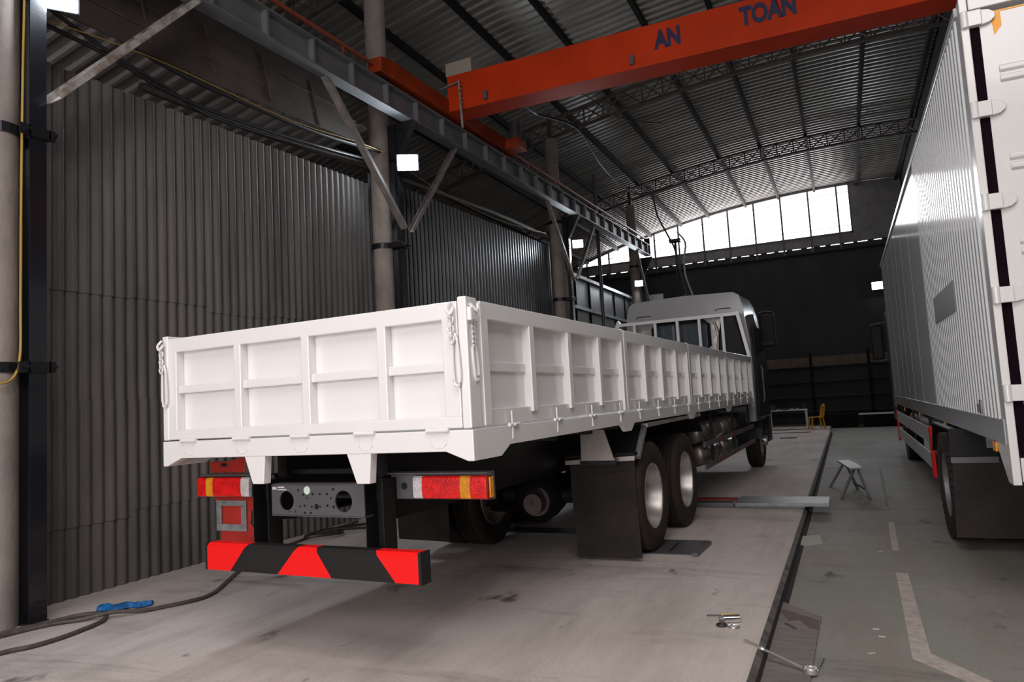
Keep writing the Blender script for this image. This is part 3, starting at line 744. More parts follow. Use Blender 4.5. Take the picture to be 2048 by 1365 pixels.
# tail light units
def tail(sg):
    f = MB(); a, b = (.50, 1.216) if sg > 0 else (-1.19, -.5)
    f.box(a, b, .24, .30, .985, 1.145); f.box(a, b, .2, .30, 1.14, 1.15)
    o = f.build('light_bracket', M['dgrey'], T, bevel=.004)
    if sg > 0:
        MB().rod((.60, .236, 1.065), (.60, .245, 1.065), .022, 16).build('hole', M['black'], o)
        MB().box(1.214, 1.224, .225, .265, 1.0, 1.12).build('side_marker', M['lamb'], o)
    segs = [(.694, .76, 'lclr'), (.76, 1.029, 'lred'), (1.029, 1.10, 'lamb'), (1.10, 1.21, 'lred')] if sg > 0 else [(-.694, -.775, 'lclr'), (-.775, -1.055, 'lred'), (-1.055, -1.125, 'lamb'), (-1.125, -1.215, 'lred')]
    L_ = MB(); k = 0; mats = [M['lclr'], M['lred'], M['lamb']]
    unit = MB(); unit.box(min(sg * .69, sg * 1.215), max(sg * .69, sg * 1.215), .225, .25, .988, 1.132); u = unit.build('tail_light', M['strap'], o)
    for a, b, n_ in segs:
        a, b = min(a, b), max(a, b)
        pr = [(.226, .992), (.212, .992), (.2, 1.0), (.196, 1.03), (.195, 1.06), (.196, 1.09), (.2, 1.12), (.212, 1.129), (.226, 1.129)]
        MB().prism(pr, 0, a + .0005, b - .0005).build({'lclr': 'reversing_lens', 'lred': 'brake_lens', 'lamb': 'indicator_lens'}[n_], M[n_], u, bevel=.002)
tail(1); tail(-1)
# red plates around the left light
f = MB(); f.prism([(-1.19, 1.155), (-1.2, 1.235), (-1.02, 1.235), (-.86, 1.265), (-.83, 1.25), (-.84, 1.155)], 1, .3, .312); up = f.build('red_mounting_plate', M['redpaint'], T, bevel=.004)
MB().box(-1.08, -1.02, .297, .302, 1.2, 1.222).build('slot', M['black'], up)
f = MB(); f.prism([(-1.16, .985), (-1.14, .93), (-1.08, .93), (-1.1, .66), (-.75, .66), (-.75, .73), (-.80, .79), (-.79, .87), (-.75, .92), (-.77, .985)], 1, .3, .312); f.build('red_mounting_plate', M['redpaint'], T, bevel=.004)
f = MB(); zo, zi = (.735, .955), (.785, .915); xo, xi = (-1.125, -.825), (-1.075, -.875)
f.box(xo[0], xo[1], .285, .298, zo[0], zi[0]); f.box(xo[0], xo[1], .285, .298, zi[1], zo[1]); f.box(xo[0], xi[0], .285, .298, zi[0], zi[1]); f.box(xi[1], xo[1], .285, .298, zi[0], zi[1])
f.build('number_plate_frame', M['galv'], T, bevel=.003)
# mud flaps
def sheet(name, pts, th, mt, parent, **k):
    return MB().prism(pts, 1, *th).build(name, mt, parent, **k)
sheet('mud_flap', [(.56, .04), (1.2, .04), (1.185, .84), (.53, .80)], (3.1, 3.115), M['blackrub'], T)
MB().bar((.49, 3.09, .93), (1.2, 3.09, .965), .02, .045).build('flap_clamp', M['plate'], T, bevel=.003)
MB().bar((.49, 3.10, .98), (1.2, 3.10, 1.005), .03, .03).build('flap_clamp', M['black'], T)
sheet('mud_flap_upper', [(.54, .78), (1.19, .82), (1.19, .96), (.52, .93)], (3.11, 3.12), M['blackrub'], T)
sheet('mud_flap', [(-1.2, .23), (-.59, .22), (-.6, .75), (-1.22, .72)], (2.62, 2.635), M['blackrub'], T)
MB().box(-1.2, -.5, 2.64, 2.68, .72, .78).build('flap_clamp', M['black'], T)
sheet('stainless_plate', [(.695, .955), (1.03, .955), (.93, 1.29), (.705, 1.29)], (3.0, 3.012), M['plate'], T)
f = MB(); f.box(.68, 1.05, 3.0, 3.04, .915, .955)
for x in (.74, .98): f.rod((x, 2.99, .935), (x, 3.0, .935), .012, 8)
f.build('plate_ledge', M['strap'], T)
# fender frame over the tandem
for sg in (1, -1):
    f = MB(); a, b = (.5, 1.215) if sg > 0 else (-1.215, -.5)
    P_ = [(3.12, .99), (3.42, 1.25), (5.75, 1.262), (6.0, 1.05)]
    for p, q in zip(P_[:-1], P_[1:]):
        vs = [(a, p[0], p[1]), (b, p[0], p[1]), (b, q[0], q[1]), (a, q[0], q[1]), (a, p[0], p[1] - .012), (b, p[0], p[1] - .012), (b, q[0], q[1] - .012), (a, q[0], q[1] - .012)]
        f.add(vs, [(0, 1, 2, 3), (4, 7, 6, 5), (0, 4, 5, 1), (1, 5, 6, 2), (2, 6, 7, 3), (3, 7, 4, 0)])
    fe = f.build('fender', M['black'], T)
    if sg > 0:
        MB().bar((1.215, 3.13, .965), (1.215, 3.42, 1.245), .05, .045).build('fender_edge', M['lgrey'], fe, bevel=.003)
        MB().bar((1.22, 3.40, 1.255), (1.22, 5.78, 1.267), .07, .04).build('fender_edge', M['plate'], fe, bevel=.004)
# tandem wheels and axles
for cy in (3.67, 5.05):
    for sg in (-1, 1):
        wheel(T, sg * 1.075, cy, .54, side=sg, name='wheel', dish=.19)
        wheel(T, sg * .75, cy, .54, side=-sg, name='wheel', dish=.05)
    f = MB(); f.rod((-1.0, cy, .54), (1.0, cy, .54), .085, 14); f.rod((-.62, cy, .54), (-.5, cy, .54), .19, 20); f.rod((.5, cy, .54), (.62, cy, .54), .19, 20)
    f.build('axle', M['black'], T, smooth=40)
    f = MB(); f.lathe([(-.3, .0), (-.27, .12), (-.2, .2), (-.08, .26), (.05, .27), (.15, .22), (.25, .12), (.3, 0)], (-.05, cy, .54), 0, 24)
    d = f.build('differential', M['black'], T, smooth=50)
    if cy < 4:
        f = MB(); f.rod((.0, cy - .36, .49), (.0, cy - .20, .49), .105, 22); f.rod((-.02, cy - .385, .50), (-.02, cy - .36, .50), .02, 10)
        for k in range(10): a = k * math.pi / 5; f.rod((-.02 + .135 * math.cos(a), cy - .24, .50 + .135 * math.sin(a)), (-.02 + .135 * math.cos(a), cy - .22, .50 + .135 * math.sin(a)), .012, 6)
        f.rod((-.02, cy - .23, .50), (-.02, cy - .18, .50), .155, 22)
        f.build('output_hub', mat('rusty_hub', (.13, .095, .085), .5, .3), d, smooth=40)
f = MB()
for sg in (-1, 1):
    for k in range(6): f.box(sg * .5 - .045, sg * .5 + .045, 3.5 + .09 * k, 5.2 - .09 * k, .66 + .022 * k, .68 + .022 * k)
f.build('leaf_spring', M['black'], T)
# tanks
for (y0, y1, z, r_) in ((6.35, 7.75, 1.0, .155), (8.1, 9.1, 1.0, .15), (6.5, 7.75, .68, .15), (8.1, 9.1, .68, .14)):
    f = MB(); prof = [(0, .001), (0, r_ * .5), (.02, r_ * .85), (.05, r_), (y1 - y0 - .05, r_), (y1 - y0 - .02, r_ * .85), (y1 - y0, r_ * .5), (y1 - y0, .001)]
    f.lathe(prof, (.98, y0, z), 1, 28)
    o = f.build('air_tank', mat('tank_metal_%d' % int(y0 * 10), (.30, .25, .22), .32, .7, var=.3, vscale=6), T, smooth=40)
    f = MB()
    for q in (.25, .75): yy = y0 + (y1 - y0) * q; f.rod((.98, yy - .02, z), (.98, yy + .02, z), r_ + .006, 28)
    f.build('tank_strap', M['strap'], o, smooth=40)
f = MB(); f.box(.5, 1.12, 9.35, 10.1, .55, 1.15); f.build('battery_box', M['black'], T, bevel=.02)
MB().box(.44, .8, 6.2, 9.3, .55, 1.2).build('chassis_side_plate', M['black'], T)
# red and grey side guard
for z0, z1_ in ((.57, .62), (.86, .88)):
    o = MB().bar((1.2, 6.1, z0), (1.2, 10.3, z1_), .03, .07).build('side_guard_rail', M['dgrey'], T, bevel=.003)
    f = MB()
    for k in range(3): a = 6.9 + k * 1.15; t0 = (a - 6.1) / 4.2; f.bar((1.217, a, z0 + (z1_ - z0) * t0), (1.217, a + .55, z0 + (z1_ - z0) * (t0 + .13)), .004, .04)
    f.build('reflective_tape', M['gasred'], o)
for y in (6.75, 8.4, 10.0): MB().bar((1.17, y, 1.28), (1.17, y, .56), .04).build('side_guard_post', M['black'], T)
tubez = MB().tube([(1.12, 6.0, 1.2), (1.14, 6.15, 1.0), (1.15, 6.5, .86), (1.15, 7.6, .92)], .012, 6); tubez.build('air_line', M['lgrey'], T, smooth=50)
# front axle
for sg in (-1, 1): wheel(T, sg * 1.0, 11.75, .52, R=.52, side=sg, name='wheel', dish=-.02)
MB().rod((-1, 11.75, .52), (1, 11.75, .52), .06, 12).build('axle', M['black'], T)
# headboard
f = MB(); HY = 10.36
f.bar((-1.26, HY, 2.98), (1.1, HY, 2.98), .05, .06)
for x in (-.92, -.5, -.06, .36, .79): f.bar((x, HY, 1.4), (x, HY, 2.97), .05, .05)
f.tube([(-1.27, HY, 1.4), (-1.27, HY, 2.2), (-1.28, HY, 2.9), (-1.26, HY, 3.0), (-1.22, HY, 3.04)], .05, 8, 3)
f.bar((1.23, HY, 1.4), (1.22, HY, 2.22), .06, .06); f.bar((1.22, HY, 2.2), (1.07, HY, 3.02), .06, .06)
f.build('headboard', M['whitedull'], T, smooth=40)
# cab
CY = 10.62
def cab_sec(y, k=0., zc=0.):
    return [(-1.21 + k, y, .95), (-1.23 + k, y, 2.0), (-1.22 + k, y, 2.5), (-1.14 + k, y, 3.15 - zc), (-1.09 + k, y, 3.36 - zc), (-.98 + k, y, 3.43 - zc), (0, y, 3.46 - zc),
            (.98 - k, y, 3.43 - zc), (1.09 - k, y, 3.36 - zc), (1.14 - k, y, 3.15 - zc), (1.22 - k, y, 2.5), (1.23 - k, y, 2.0), (1.21 - k, y, .95)]
f = MB(); secs = [cab_sec(CY), cab_sec(CY + .15), cab_sec(CY + 1.2, .0, -.02), cab_sec(CY + 1.9, .02, .06), cab_sec(CY + 2.15, .10, .35)]
n = 13; vs = [p for s_ in secs for p in s_]; fs = []
for i in range(len(secs) - 1):
    for j in range(n - 1): fs.append((i * n + j, i * n + j + 1, (i + 1) * n + j + 1, (i + 1) * n + j))
    fs.append((i * n + n - 1, i * n, (i + 1) * n, (i + 1) * n + n - 1))
fs.append(tuple((len(secs) - 1) * n + j for j in range(n)))
f.add(vs, fs)
# rear wall with window opening
out = secs[0]; win = [(-.62, 2.44), (-.62, 2.86), (-.54, 2.95), (.40, 2.93), (.48, 2.86), (.48, 2.44), (.42, 2.38), (-.55, 2.38)]
k = 0
wr = [(x, CY, z) for x, z in win]
f.add([out[0], out[1], out[2], out[3], out[4], out[5], out[6], out[7], out[8], out[9], out[10], out[11], out[12]] + wr,
      [(0, 1, 2, 13, 20), (2, 3, 14, 13), (3, 4, 15, 14), (4, 5, 6, 15), (6, 7, 16, 15), (7, 8, 9, 16), (9, 10, 17, 16), (10, 18, 17), (10, 11, 12, 19, 18), (12, 0, 20, 19)])
cab = f.build('cab', M['cabgrey'], T, smooth=35)
f = MB(); pts = [(x, CY - .01, z) for x, z in win]
f.tube(pts, .035, 8, 1, True); f.build('window_seal', M['black'], cab, smooth=60)
MB().prism([(x, z) for x, z in win], 1, CY + .0, CY + .008).build('rear_window', M['glass'], cab)
f = MB(); f.box(-.45, -.05, CY + .6, CY + .75, 1.9, 2.85); f.box(.1, .45, CY + .7, CY + .85, 1.9, 2.8); f.build('seat', M['cabdark'], cab, bevel=.04)
foil = mat('foil_insulation', (.40, .37, .34), .3, .5, var=.4, vscale=7, bump=.9, bscale=8)
MB().box(-1.1, -.72, CY - .025, CY - .003, 2.35, 2.85).build('pressed_panel', foil, cab)
f = MB(); f.box(.55, .72, CY - .03, CY - .003, 2.0, 2.95)
f.tube([(.6, CY - .03, 2.88), (.66, CY - .05, 2.6), (.62, CY - .03, 2.3)], .03, 6)
f.build('pressed_panel', foil, cab)
for x0 in (-.95, .62):
    MB().tube([(x0, CY - .012, 3.10), (x0 + .05, CY - .012, 3.13), (x0 + .25, CY - .012, 3.13), (x0 + .3, CY - .012, 3.12)], .008, 6, 1).build('roof_hook', M['black'], cab)
# black air intake with arched edge behind the right of the cab
pr = [(.68, 1.4), (.66, 2.2), (.68, 2.6), (.74, 2.85), (.84, 2.98), (1.0, 3.02), (1.03, 2.9), (1.17, 2.2), (1.18, 1.4)]
f = MB(); f.prism(pr, 1, CY - .2, CY - .02); f.build('air_intake', M['black'], T, bevel=.03)
# dark door side, mirror, handle
for sg in (1, -1):
    f = MB(); xo = sg * 1.225; xi = sg * 1.262
    f.prism([(CY + .25, 1.0), (CY + 1.75, 1.0), (CY + 1.85, 1.9), (CY + 1.6, 2.75), (CY + .3, 2.8), (CY + .25, 2.0)], 0, min(xo, xi), max(xo, xi)); d = f.build('door', M['cabdark'], cab, bevel=.02)
    MB().tube([(sg * 1.31, CY + .5, 1.3), (sg * 1.33, CY + .5, 1.36), (sg * 1.33, CY + .5, 1.95), (sg * 1.31, CY + .5, 2.0)], .014, 8, 1).build('grab_handle', M['lgrey'], d, smooth=40)
    f = MB(); mx = sg * 1.36; f.tube([(sg * 1.2, CY + 1.6, 3.12), (sg * 1.35, CY + 1.6, 3.16), (mx, CY + 1.6, 3.14)], .02, 8); f.tube([(sg * 1.22, CY + 1.6, 2.45), (sg * 1.35, CY + 1.6, 2.38), (mx, CY + 1.6, 2.4)], .02, 8)
    f.build('mirror_arm', M['strap'], cab, smooth=50)
    o = MB().box(mx - .15, mx + .15, CY + 1.5, CY + 1.66, 2.40, 3.14).build('mirror', M['black'], cab, bevel=.05, seg=3)
    MB().box(mx - .11, mx + .11, CY + 1.495, CY + 1.499, 2.5, 3.05).build('mirror_glass', mat('mirror_glass', (.012, .013, .016), .5, spec=.1), o)
for sg in (1, -1):
    f = MB(); pts = []
    for k in range(11):
        a = math.pi * k / 10; pts.append((11.75 - .62 * math.cos(a), .60 + .60 * math.sin(a)))
    inner = [(11.75 - .57 * math.cos(math.pi * k / 10), .60 + .55 * math.sin(math.pi * k / 10)) for k in range(10, -1, -1)]
    vs = []; 
    N_ = len(pts)
    for (a, b) in zip(pts, inner[::-1]):
        for xx in (sg * .82, sg * 1.22): vs += [(xx, a[0], a[1]), (xx, b[0], b[1])]
    fs = []
    for i in range(N_ - 1):
        o_ = i * 4; p_ = o_ + 4
        fs += [(o_, p_, p_ + 2, o_ + 2), (o_ + 1, o_ + 3, p_ + 3, p_ + 1), (o_, o_ + 1, p_ + 1, p_), (o_ + 2, p_ + 2, p_ + 3, o_ + 3)]
    fs += [(0, 2, 3, 1), ((N_ - 1) * 4, (N_ - 1) * 4 + 1, (N_ - 1) * 4 + 3, (N_ - 1) * 4 + 2)]
    f.add(vs, fs); f.build('wheel_arch', M['cabdark'], T)
    f = MB(); f.box(min(sg * .85, sg * 1.2), max(sg * .85, sg * 1.2), 12.3, 12.8, .45, 1.0); f.build('step', M['cabdark'], T, bevel=.03)

# ------------------------------------------------------------------ the box truck
B = empty('box_truck', (.97, 5.88, FZ), 'tall box-body truck with ribbed white-grey side standing on the right', 'truck')
BX = .97; BY0 = 5.88; BY1 = 18.4; BZ0 = 1.235; BZ1 = 4.23; BXR = BX + 2.45
def Bb(mb, name, mt, parent=B, **k):
    if parent is B: return mb.build(name, mt, B, world=True, **k)
    o = mb.build(name, mt, None, **k); inv = B.matrix_basis.inverted(); o.data.transform(inv); o.parent = parent; return o
f = MB()
# ribbed part
pr = [(BY0 + .14, 0)]; y = BY0 + .16
while y < 9.85:
    pr += [(y, .0), (y + .018, -.018), (y + .075, -.018), (y + .093, 0)]; y += .137
pr += [(9.9, 0)]
for y in (10.02, 11.5, 12.85, 13.95, 14.9, 16.35, 17.6):
    pr += [(y - .012, 0), (y - .008, .012), (y + .008, .012), (y + .012, 0)]
pr += [(BY1, 0)]
vs = []; n = len(pr)
for (yy, d) in pr: vs += [(BX + .004 + d, yy, BZ0), (BX + .004 + d, yy, BZ1 - .06)]
f.add(vs, [(2 * i, 2 * i + 2, 2 * i + 3, 2 * i + 1) for i in range(n - 1)])
Bb(f, 'side_panel', M['boxwhite'])
f = MB(); f.box(BX + .03, BXR, BY0 + .1, BY1, BZ0, BZ1 - .03); Bb(f, 'body', M['boxwhite'], bevel=.01)
Bb(MB().box(BX - .02, BX + .05, BY0 + .1, BY1, BZ1 - .07, BZ1), 'roof_rail', M['boxskirt'], bevel=.008)
Bb(MB().box(BX - .004, BX + .03, BY0 + .02, BY0 + .15, BZ0, BZ1 - .05), 'corner_trim', M['boxskirt'], bevel=.004)
Bb(MB().box(BX - .012, BX + .04, BY0 + .05, BY1, 1.065, BZ0 + .005), 'side_skirt', M['boxskirt'], bevel=.005)
f = MB(); f.box(BX - .019, BX - .0135, 7.5, 9.05, 2.14, 2.42); Bb(f, 'grey_patch', M['patch'])
f = MB(); f.rod((BX - .03, 6.75, 1.26), (BX - .03, 6.75, 1.33), .012, 8); f.box(BX - .02, BX - .01, 6.71, 6.79, 1.25, 1.36); Bb(f, 'door_catch', M['chrome'])
# rear frame and doors
f = MB()
f.prism([(BY0 - .03, .80), (BY0 - .03, BZ1), (BY0 + .09, BZ1), (BY0 + .09, 1.1), (BY0 + .46, 1.07), (BY0 + .12, .80)], 0, BX - .006, BX + .045)
rf = Bb(f, 'rear_post', M['doorwhite'], bevel=.006)
f = MB(); f.box(BX + .05, BXR, BY0 - .03, BY0 + .1, .82, .98); f.box(BX + .05, BXR, BY0 - .03, BY0 + .1, BZ1 - .1, BZ1); f.box(BXR - .06, BXR, BY0 - .03, BY0 + .1, .82, BZ1)
Bb(f, 'rear_frame', M['doorwhite'], bevel=.006)
Bb(MB().box(BX + .045, BX + .11, BY0 + .0, BY0 + .09, 1.0, BZ1 - .1), 'door_gasket', M['gasket'])
mid = (BX + .11 + BXR - .1) / 2
for di, (a, b) in enumerate(((BX + .105, mid - .01), (mid + .01, BXR - .1))):
    f = MB(); f.box(a, b, BY0 + .0, BY0 + .05, 1.02, BZ1 - .13)
    for z in (1.55, 1.95, 2.42, 3.01, 3.64):
        for zz in (z - .035, z + .035): f.prism([(BY0 + .0, zz - .03), (BY0 - .022, zz - .015), (BY0 - .022, zz + .012), (BY0, zz + .028)], 0, a + .09, b - .1)
    dr = Bb(f, 'rear_door', M['doorwhite'], bevel=.004)
    if di == 0:
        for z in (4.06, 3.40, 2.74, 2.09, 1.42):
            h = MB(); h.box(BX + .03, BX + .12, BY0 - .05, BY0 - .0, z - .055, z + .055); h.rod((BX + .02, BY0 - .035, z - .06), (BX + .02, BY0 - .035, z + .06), .026, 12)
            h.prism([(BX + .12, z - .055), (BX + .17, z - .045), (BX + .2, z - .02), (BX + .205, z), (BX + .2, z + .02), (BX + .17, z + .045), (BX + .12, z + .055)], 1, BY0 - .035, BY0 - .005)
            Bb(h, 'hinge', M['doorwhite'], parent=dr, bevel=.004, smooth=40)
    for xx in (a + (b - a) * .55,):
        h = MB(); h.rod((xx, BY0 - .03, 1.05), (xx, BY0 - .03, BZ1 - .2), .015, 8); Bb(h, 'locking_bar', M['plate'], parent=dr)
    if di == 0:
        f = MB(); f.prism([(BX + .185, 3.93), (BX + .235, 4.01), (BX + .232, 4.12), (BX + .42, 4.16), (BX + .42, 4.22), (BX + .18, 4.22), (BX + .18, 4.15)][:0] or
                          [(BX + .192, 3.925), (BX + .24, 3.985), (BX + .238, 4.085), (BX + .40, 4.085), (BX + .40, 4.0955), (BX + .238, 4.0955), (BX + .238, 4.0975), (BX + .178, 4.0975)], 1, BY0 - .004, BY0 - .001)
        Bb(f, 'orange_letter', M['orangetext'], parent=dr)
# under body
Bb(MB().box(BX + .25, BXR - .25, BY0 + .3, BY1, .75, 1.06), 'chassis', M['black'])
for y in (6.35, 9.3, 12.35, 15.3, 17.9):
    o = Bb(MB().box(BX - .018, BX - .002, y - .06, y + .06, .99, 1.06), 'marker_lamp', M['lamb'], bevel=.004)
for zz in (.90, .50):
    pass
rl = MB(); rl.box(BX + .0, BX + .025, 11.28, 17.9, .68, .90); g1 = Bb(rl, 'side_guard_rail', M['alum'], bevel=.004)
rl = MB(); rl.box(BX + .0, BX + .025, 11.28, 17.9, .34, .55); g2 = Bb(rl, 'side_guard_rail', M['alum'], bevel=.004)
Bb(MB().box(BX - .008, BX + .03, 11.08, 11.3, .24, .92), 'guard_end', M['red'], bevel=.01)
Bb(MB().box(BX - .008, BX + .03, 17.88, 18.1, .26, .92), 'guard_end', M['red'], bevel=.01)
f = MB()
for y in (11.5, 14.2, 17.0): f.box(BX + .03, BX + .06, y, y + .06, .35, 1.07)
Bb(f, 'guard_post', M['black'])
f = MB(); f.rod((BX + .25, 12.0, .82), (BX + .25, 13.4, .82), .2, 24); f.rod((BX + .25, 14.0, .82), (BX + .25, 15.4, .82), .2, 24); Bb(f, 'air_tank', M['dgrey'], smooth=40)
# rear wheel, fender, flaps
f = MB()
for p, q in (((8.05, .72), (8.05, .80)), ((8.05, .8), (8.45, 1.04)), ((8.45, 1.04), (9.9, 1.04)), ((9.9, 1.04), (10.2, .7))):
    a, b = BX - .08, BX + .68
    f.add([(a, p[0], p[1]), (b, p[0], p[1]), (b, q[0], q[1]), (a, q[0], q[1]), (a, p[0], p[1] - .02), (b, p[0], p[1] - .02), (b, q[0], q[1] - .02), (a, q[0], q[1] - .02)],
          [(0, 1, 2, 3), (4, 7, 6, 5), (0, 4, 5, 1), (1, 5, 6, 2), (2, 6, 7, 3), (3, 7, 4, 0)])
Bb(f, 'fender', M['black'])
f = MB(); f.prism([(BX - .15, .05), (BX + .62, .05), (BX + .62, .76), (BX - .12, .76)], 1, 7.98, 7.995); Bb(f, 'mud_flap', M['blackrub'])
f = MB(); f.box(BX - .13, BX + .62, 7.955, 7.975, .745, .80)
for x in (.02, .22, .42): f.rod((BX + x, 7.94, .772), (BX + x, 7.955, .772), .013, 8)
Bb(f, 'flap_clamp', M['dgrey'])
f = MB(); f.prism([(BX - .13, .80), (BX + .62, .80), (BX + .62, 1.06), (BX - .12, 1.06)], 1, 8.0, 8.02); hb = Bb(f, 'fender_back', M['black'])
Bb(MB().box(BX + .17, BX + .24, 7.985, 7.998, .88, .98), 'label_plate', M['galv'], parent=hb)
class _P: pass
def bwheel(cx, cy, side, dish, **k):
    o = wheel(None, cx, cy, .45, R=.54, side=side, name='wheel', dish=dish, rimcol=M['lgrey'], block=True)
    inv = B.matrix_basis.inverted()
    for q in [o] + [c for c in bpy.data.objects if c.parent == o]: q.data.transform(inv)
    o.parent = B
for cy in (8.75, 10.1) if False else (8.72,):
    bwheel(BX + .01, cy, -1, .12); bwheel(BX + .37, cy, 1, .04)
    bwheel(BXR - .03, cy, 1, .12); bwheel(BXR - .37, cy, -1, .04)
bwheel(BX + .22, 17.2, -1, 0); bwheel(BXR - .22, 17.2, 1, 0)
Bb(MB().rod((BX, 8.72, .45), (BXR, 8.72, .45), .08, 12), 'axle', M['black'])
Bb(MB().rod((BX + .2, 17.2, .45), (BXR - .2, 17.2, .45), .07, 12), 'axle', M['black'])
Bb(MB().box(BX + .38, BXR, BY0 + .05, BY0 + .12, .32, .45), 'underrun_bumper', M['red'], bevel=.01)
f = MB(); f.box(BX + .05, BXR - .05, 18.5, 20.2, .6, 3.3); cb = Bb(f, 'cab', M['cabdark'], bevel=.08)
f = MB(); f.box(.66, .92, 19.55, 19.66, 2.1, 2.92); Bb(f, 'mirror', M['black'], parent=cb, bevel=.03)
f = MB(); f.tube([(.95 + .1, 19.6, 3.0), (.8, 19.6, 2.98), (.66, 19.6, 2.94)], .018, 6, 1); f.tube([(1.0, 19.6, 2.1), (.8, 19.6, 2.05)], .018, 6, 1); Bb(f, 'mirror_arm', M['galv'], parent=cb)

# ------------------------------------------------------------------ things on the floor
# hose
tag(MB().tube([(-7.0 + 1.4, 2.6, .018), (-5.48, 3.15, .018), (-5.4, 3.31, .018), (-5.38, 3.51, .018), (-5.41, 3.7, .018), (-5.46, 3.88, .018), (-5.54, 3.99, .02), (-5.66, 4.05, .022), (-5.82, 3.99, .02), (-5.90, 3.8, .018),
               (-5.96, 3.55, .018), (-6.02, 3.3, .018), (-6.05, 2.9, .018), (-6.0, 2.5, .018)], .017, 8).build('air_hose', M['cablegrey'], smooth=60),
    'dark hose looped on the floor beside the nearest column', 'hose', 'dark hoses on the bay floor')
tag(MB().tube([(-5.95, 2.6, .018), (-5.94, 3.3, .018), (-5.85, 3.7, .018), (-5.7, 3.88, .02), (-5.52, 4.02, .05), (-5.42, 4.15, .03), (-5.36, 4.27, .018), (-5.22, 4.58, .018), (-5.24, 4.78, .018), (-5.36, 5.0, .018), (-5.75, 5.62, .018),
               (-6.1, 6.3, .018), (-6.2, 6.9, .018), (-6.3, 7.5, .018), (-6.38, 8.4, .018)], .017, 8).build('air_hose', M['cablegrey'], smooth=60),
    'dark hose running from the column past the blue cloth under the truck tail', 'hose', 'dark hoses on the bay floor')
tag(MB().tube([(-6.3, 7.2, .02), (-6.1, 7.6, .025), (-5.9, 7.4, .05), (-6.2, 7.1, .05), (-6.35, 7.7, .03), (-6.0, 8.3, .02), (-5.7, 8.0, .03), (-6.1, 7.5, .07)], .018, 6).build('air_hose', M['cable'], smooth=60),
    'small black hose coil by the wall seen through the truck frame', 'hose')
# blue cloth
f = MB(); NX, NY = 26, 8; a0 = Vector((-5.86, 4.15, 0)); a1 = Vector((-5.50, 4.38, 0)); d = (a1 - a0); q = Vector((-d.y, d.x, 0)).normalized()
vs = []; rnd = random.Random(5)
for i in range(NX + 1):
    t = i / NX; wd = .075 * (math.sin(math.pi * min(1, t * 1.3 + .12)) ** .5 if t * 1.3 + .12 < 1 else .38 - .25 * (t - .68))
    for j in range(NY + 1):
        s_ = j / NY - .5; p = a0 + d * t + q * (s_ * wd * 2 + .02 * math.sin(t * 14))
        z = .006 + .045 * (1 - (2 * s_) ** 2) * (.45 + .55 * abs(math.sin(t * 9 + s_ * 6))) + rnd.random() * .008
        vs.append((p.x, p.y, z))
f.add(vs, [(i * (NY + 1) + j, (i + 1) * (NY + 1) + j, (i + 1) * (NY + 1) + j + 1, i * (NY + 1) + j + 1) for i in range(NX) for j in range(NY)])
o = tag(f.build('cloth', M['blue'], smooth=80), 'crumpled bright blue cloth lying on the concrete', 'cloth'); o.modifiers.new('thickness', 'SOLIDIFY').thickness = .003
# spray can, screwdriver, ring
r = empty('spray_can', (-.83, 5.08, 0), 'small silver can lying on its side on the bay floor', 'can', None, .35)
MB().rod((-.055, 0, .026), (.055, 0, .026), .026, 20).build('body', M['chrome'], r, smooth=40, bevel=.003); MB().rod((-.08, 0, .026), (-.055, 0, .026), .016, 14).build('nozzle', M['lgrey'], r, smooth=40)
r = empty('screwdriver', (-.88, 5.19, 0), 'screwdriver with yellow handle beside the silver can', 'screwdriver', None, .2)
MB().rod((-.03, 0, .014), (.06, 0, .014), .014, 10).build('handle', mat('pale_yellow_handle', (.55, .40, .16), .4), r, smooth=30); MB().rod((-.13, 0, .012), (-.03, 0, .013), .004, 8).build('blade', M['strap'], r)
tag(MB().tube([(-.80 + .035 * math.cos(a), 4.97 + .035 * math.sin(a), .008) for a in [i * math.pi / 6 for i in range(12)]], .006, 6, 2, True).build('steel_ring', M['chrome'], smooth=60), 'thin steel ring in front of the silver can', 'ring')
tag(MB().tube([(-.88 + .03 * math.cos(a), 4.99 + .03 * math.sin(a), .008) for a in [i * math.pi / 6 for i in range(12)]], .007, 6, 2, True).build('rubber_washer', M['cable'], smooth=60), 'small black washer left of the steel ring', 'washer')
# board by the kerb and ratchet
f = MB(); f.prism([(-.585, 3.6), (-.335, 3.6), (-.30, 5.62), (-.575, 5.93)], 2, FZ + .004, FZ + .014)
f.m(1).prism([(-.57, 5.75), (-.31, 5.52), (-.306, 5.3), (-.36, 5.33), (-.44, 5.5), (-.5, 5.45), (-.57, 5.65)], 2, FZ + .0142, FZ + .0148)
f.m(2).prism([(-.53, 5.38), (-.45, 5.28), (-.44, 5.31), (-.52, 5.42)], 2, FZ + .0148, FZ + .0152)
tag(f.build('board', [M['plywood'], M['brown'], M['black']]), 'grey board with brown stain lying along the kerb', 'board')
r = empty('ratchet_wrench', (-.5, 4.6, FZ), 'long chrome ratchet wrench leaning across the kerb edge', 'wrench')
a = Vector((-.70, 4.70, .012)); b = Vector((-.33, 4.50, FZ + .03))
P_ = lambda t: a + (b - a) * t
f = MB(); f.rod(P_(0), P_(.3), .012, 12, .013); f.rod(P_(.3), P_(.92), .009, 12); f.rod(P_(.29), P_(.33), .016, 12, .010)
f.build('handle', M['plate'], r, world=True, smooth=40)
f = MB(); c = P_(1.0) + Vector((.01, 0, 0)); f.rod(c - Vector((0, 0, .012)), c + Vector((0, 0, .008)), .038, 24); f.tube([c + Vector((.03 * math.cos(q_), .03 * math.sin(q_), .014)) for q_ in [i * math.pi / 6 for i in range(12)]], .005, 6, 2, True)
f.build('head', M['plate'], r, world=True, smooth=40)
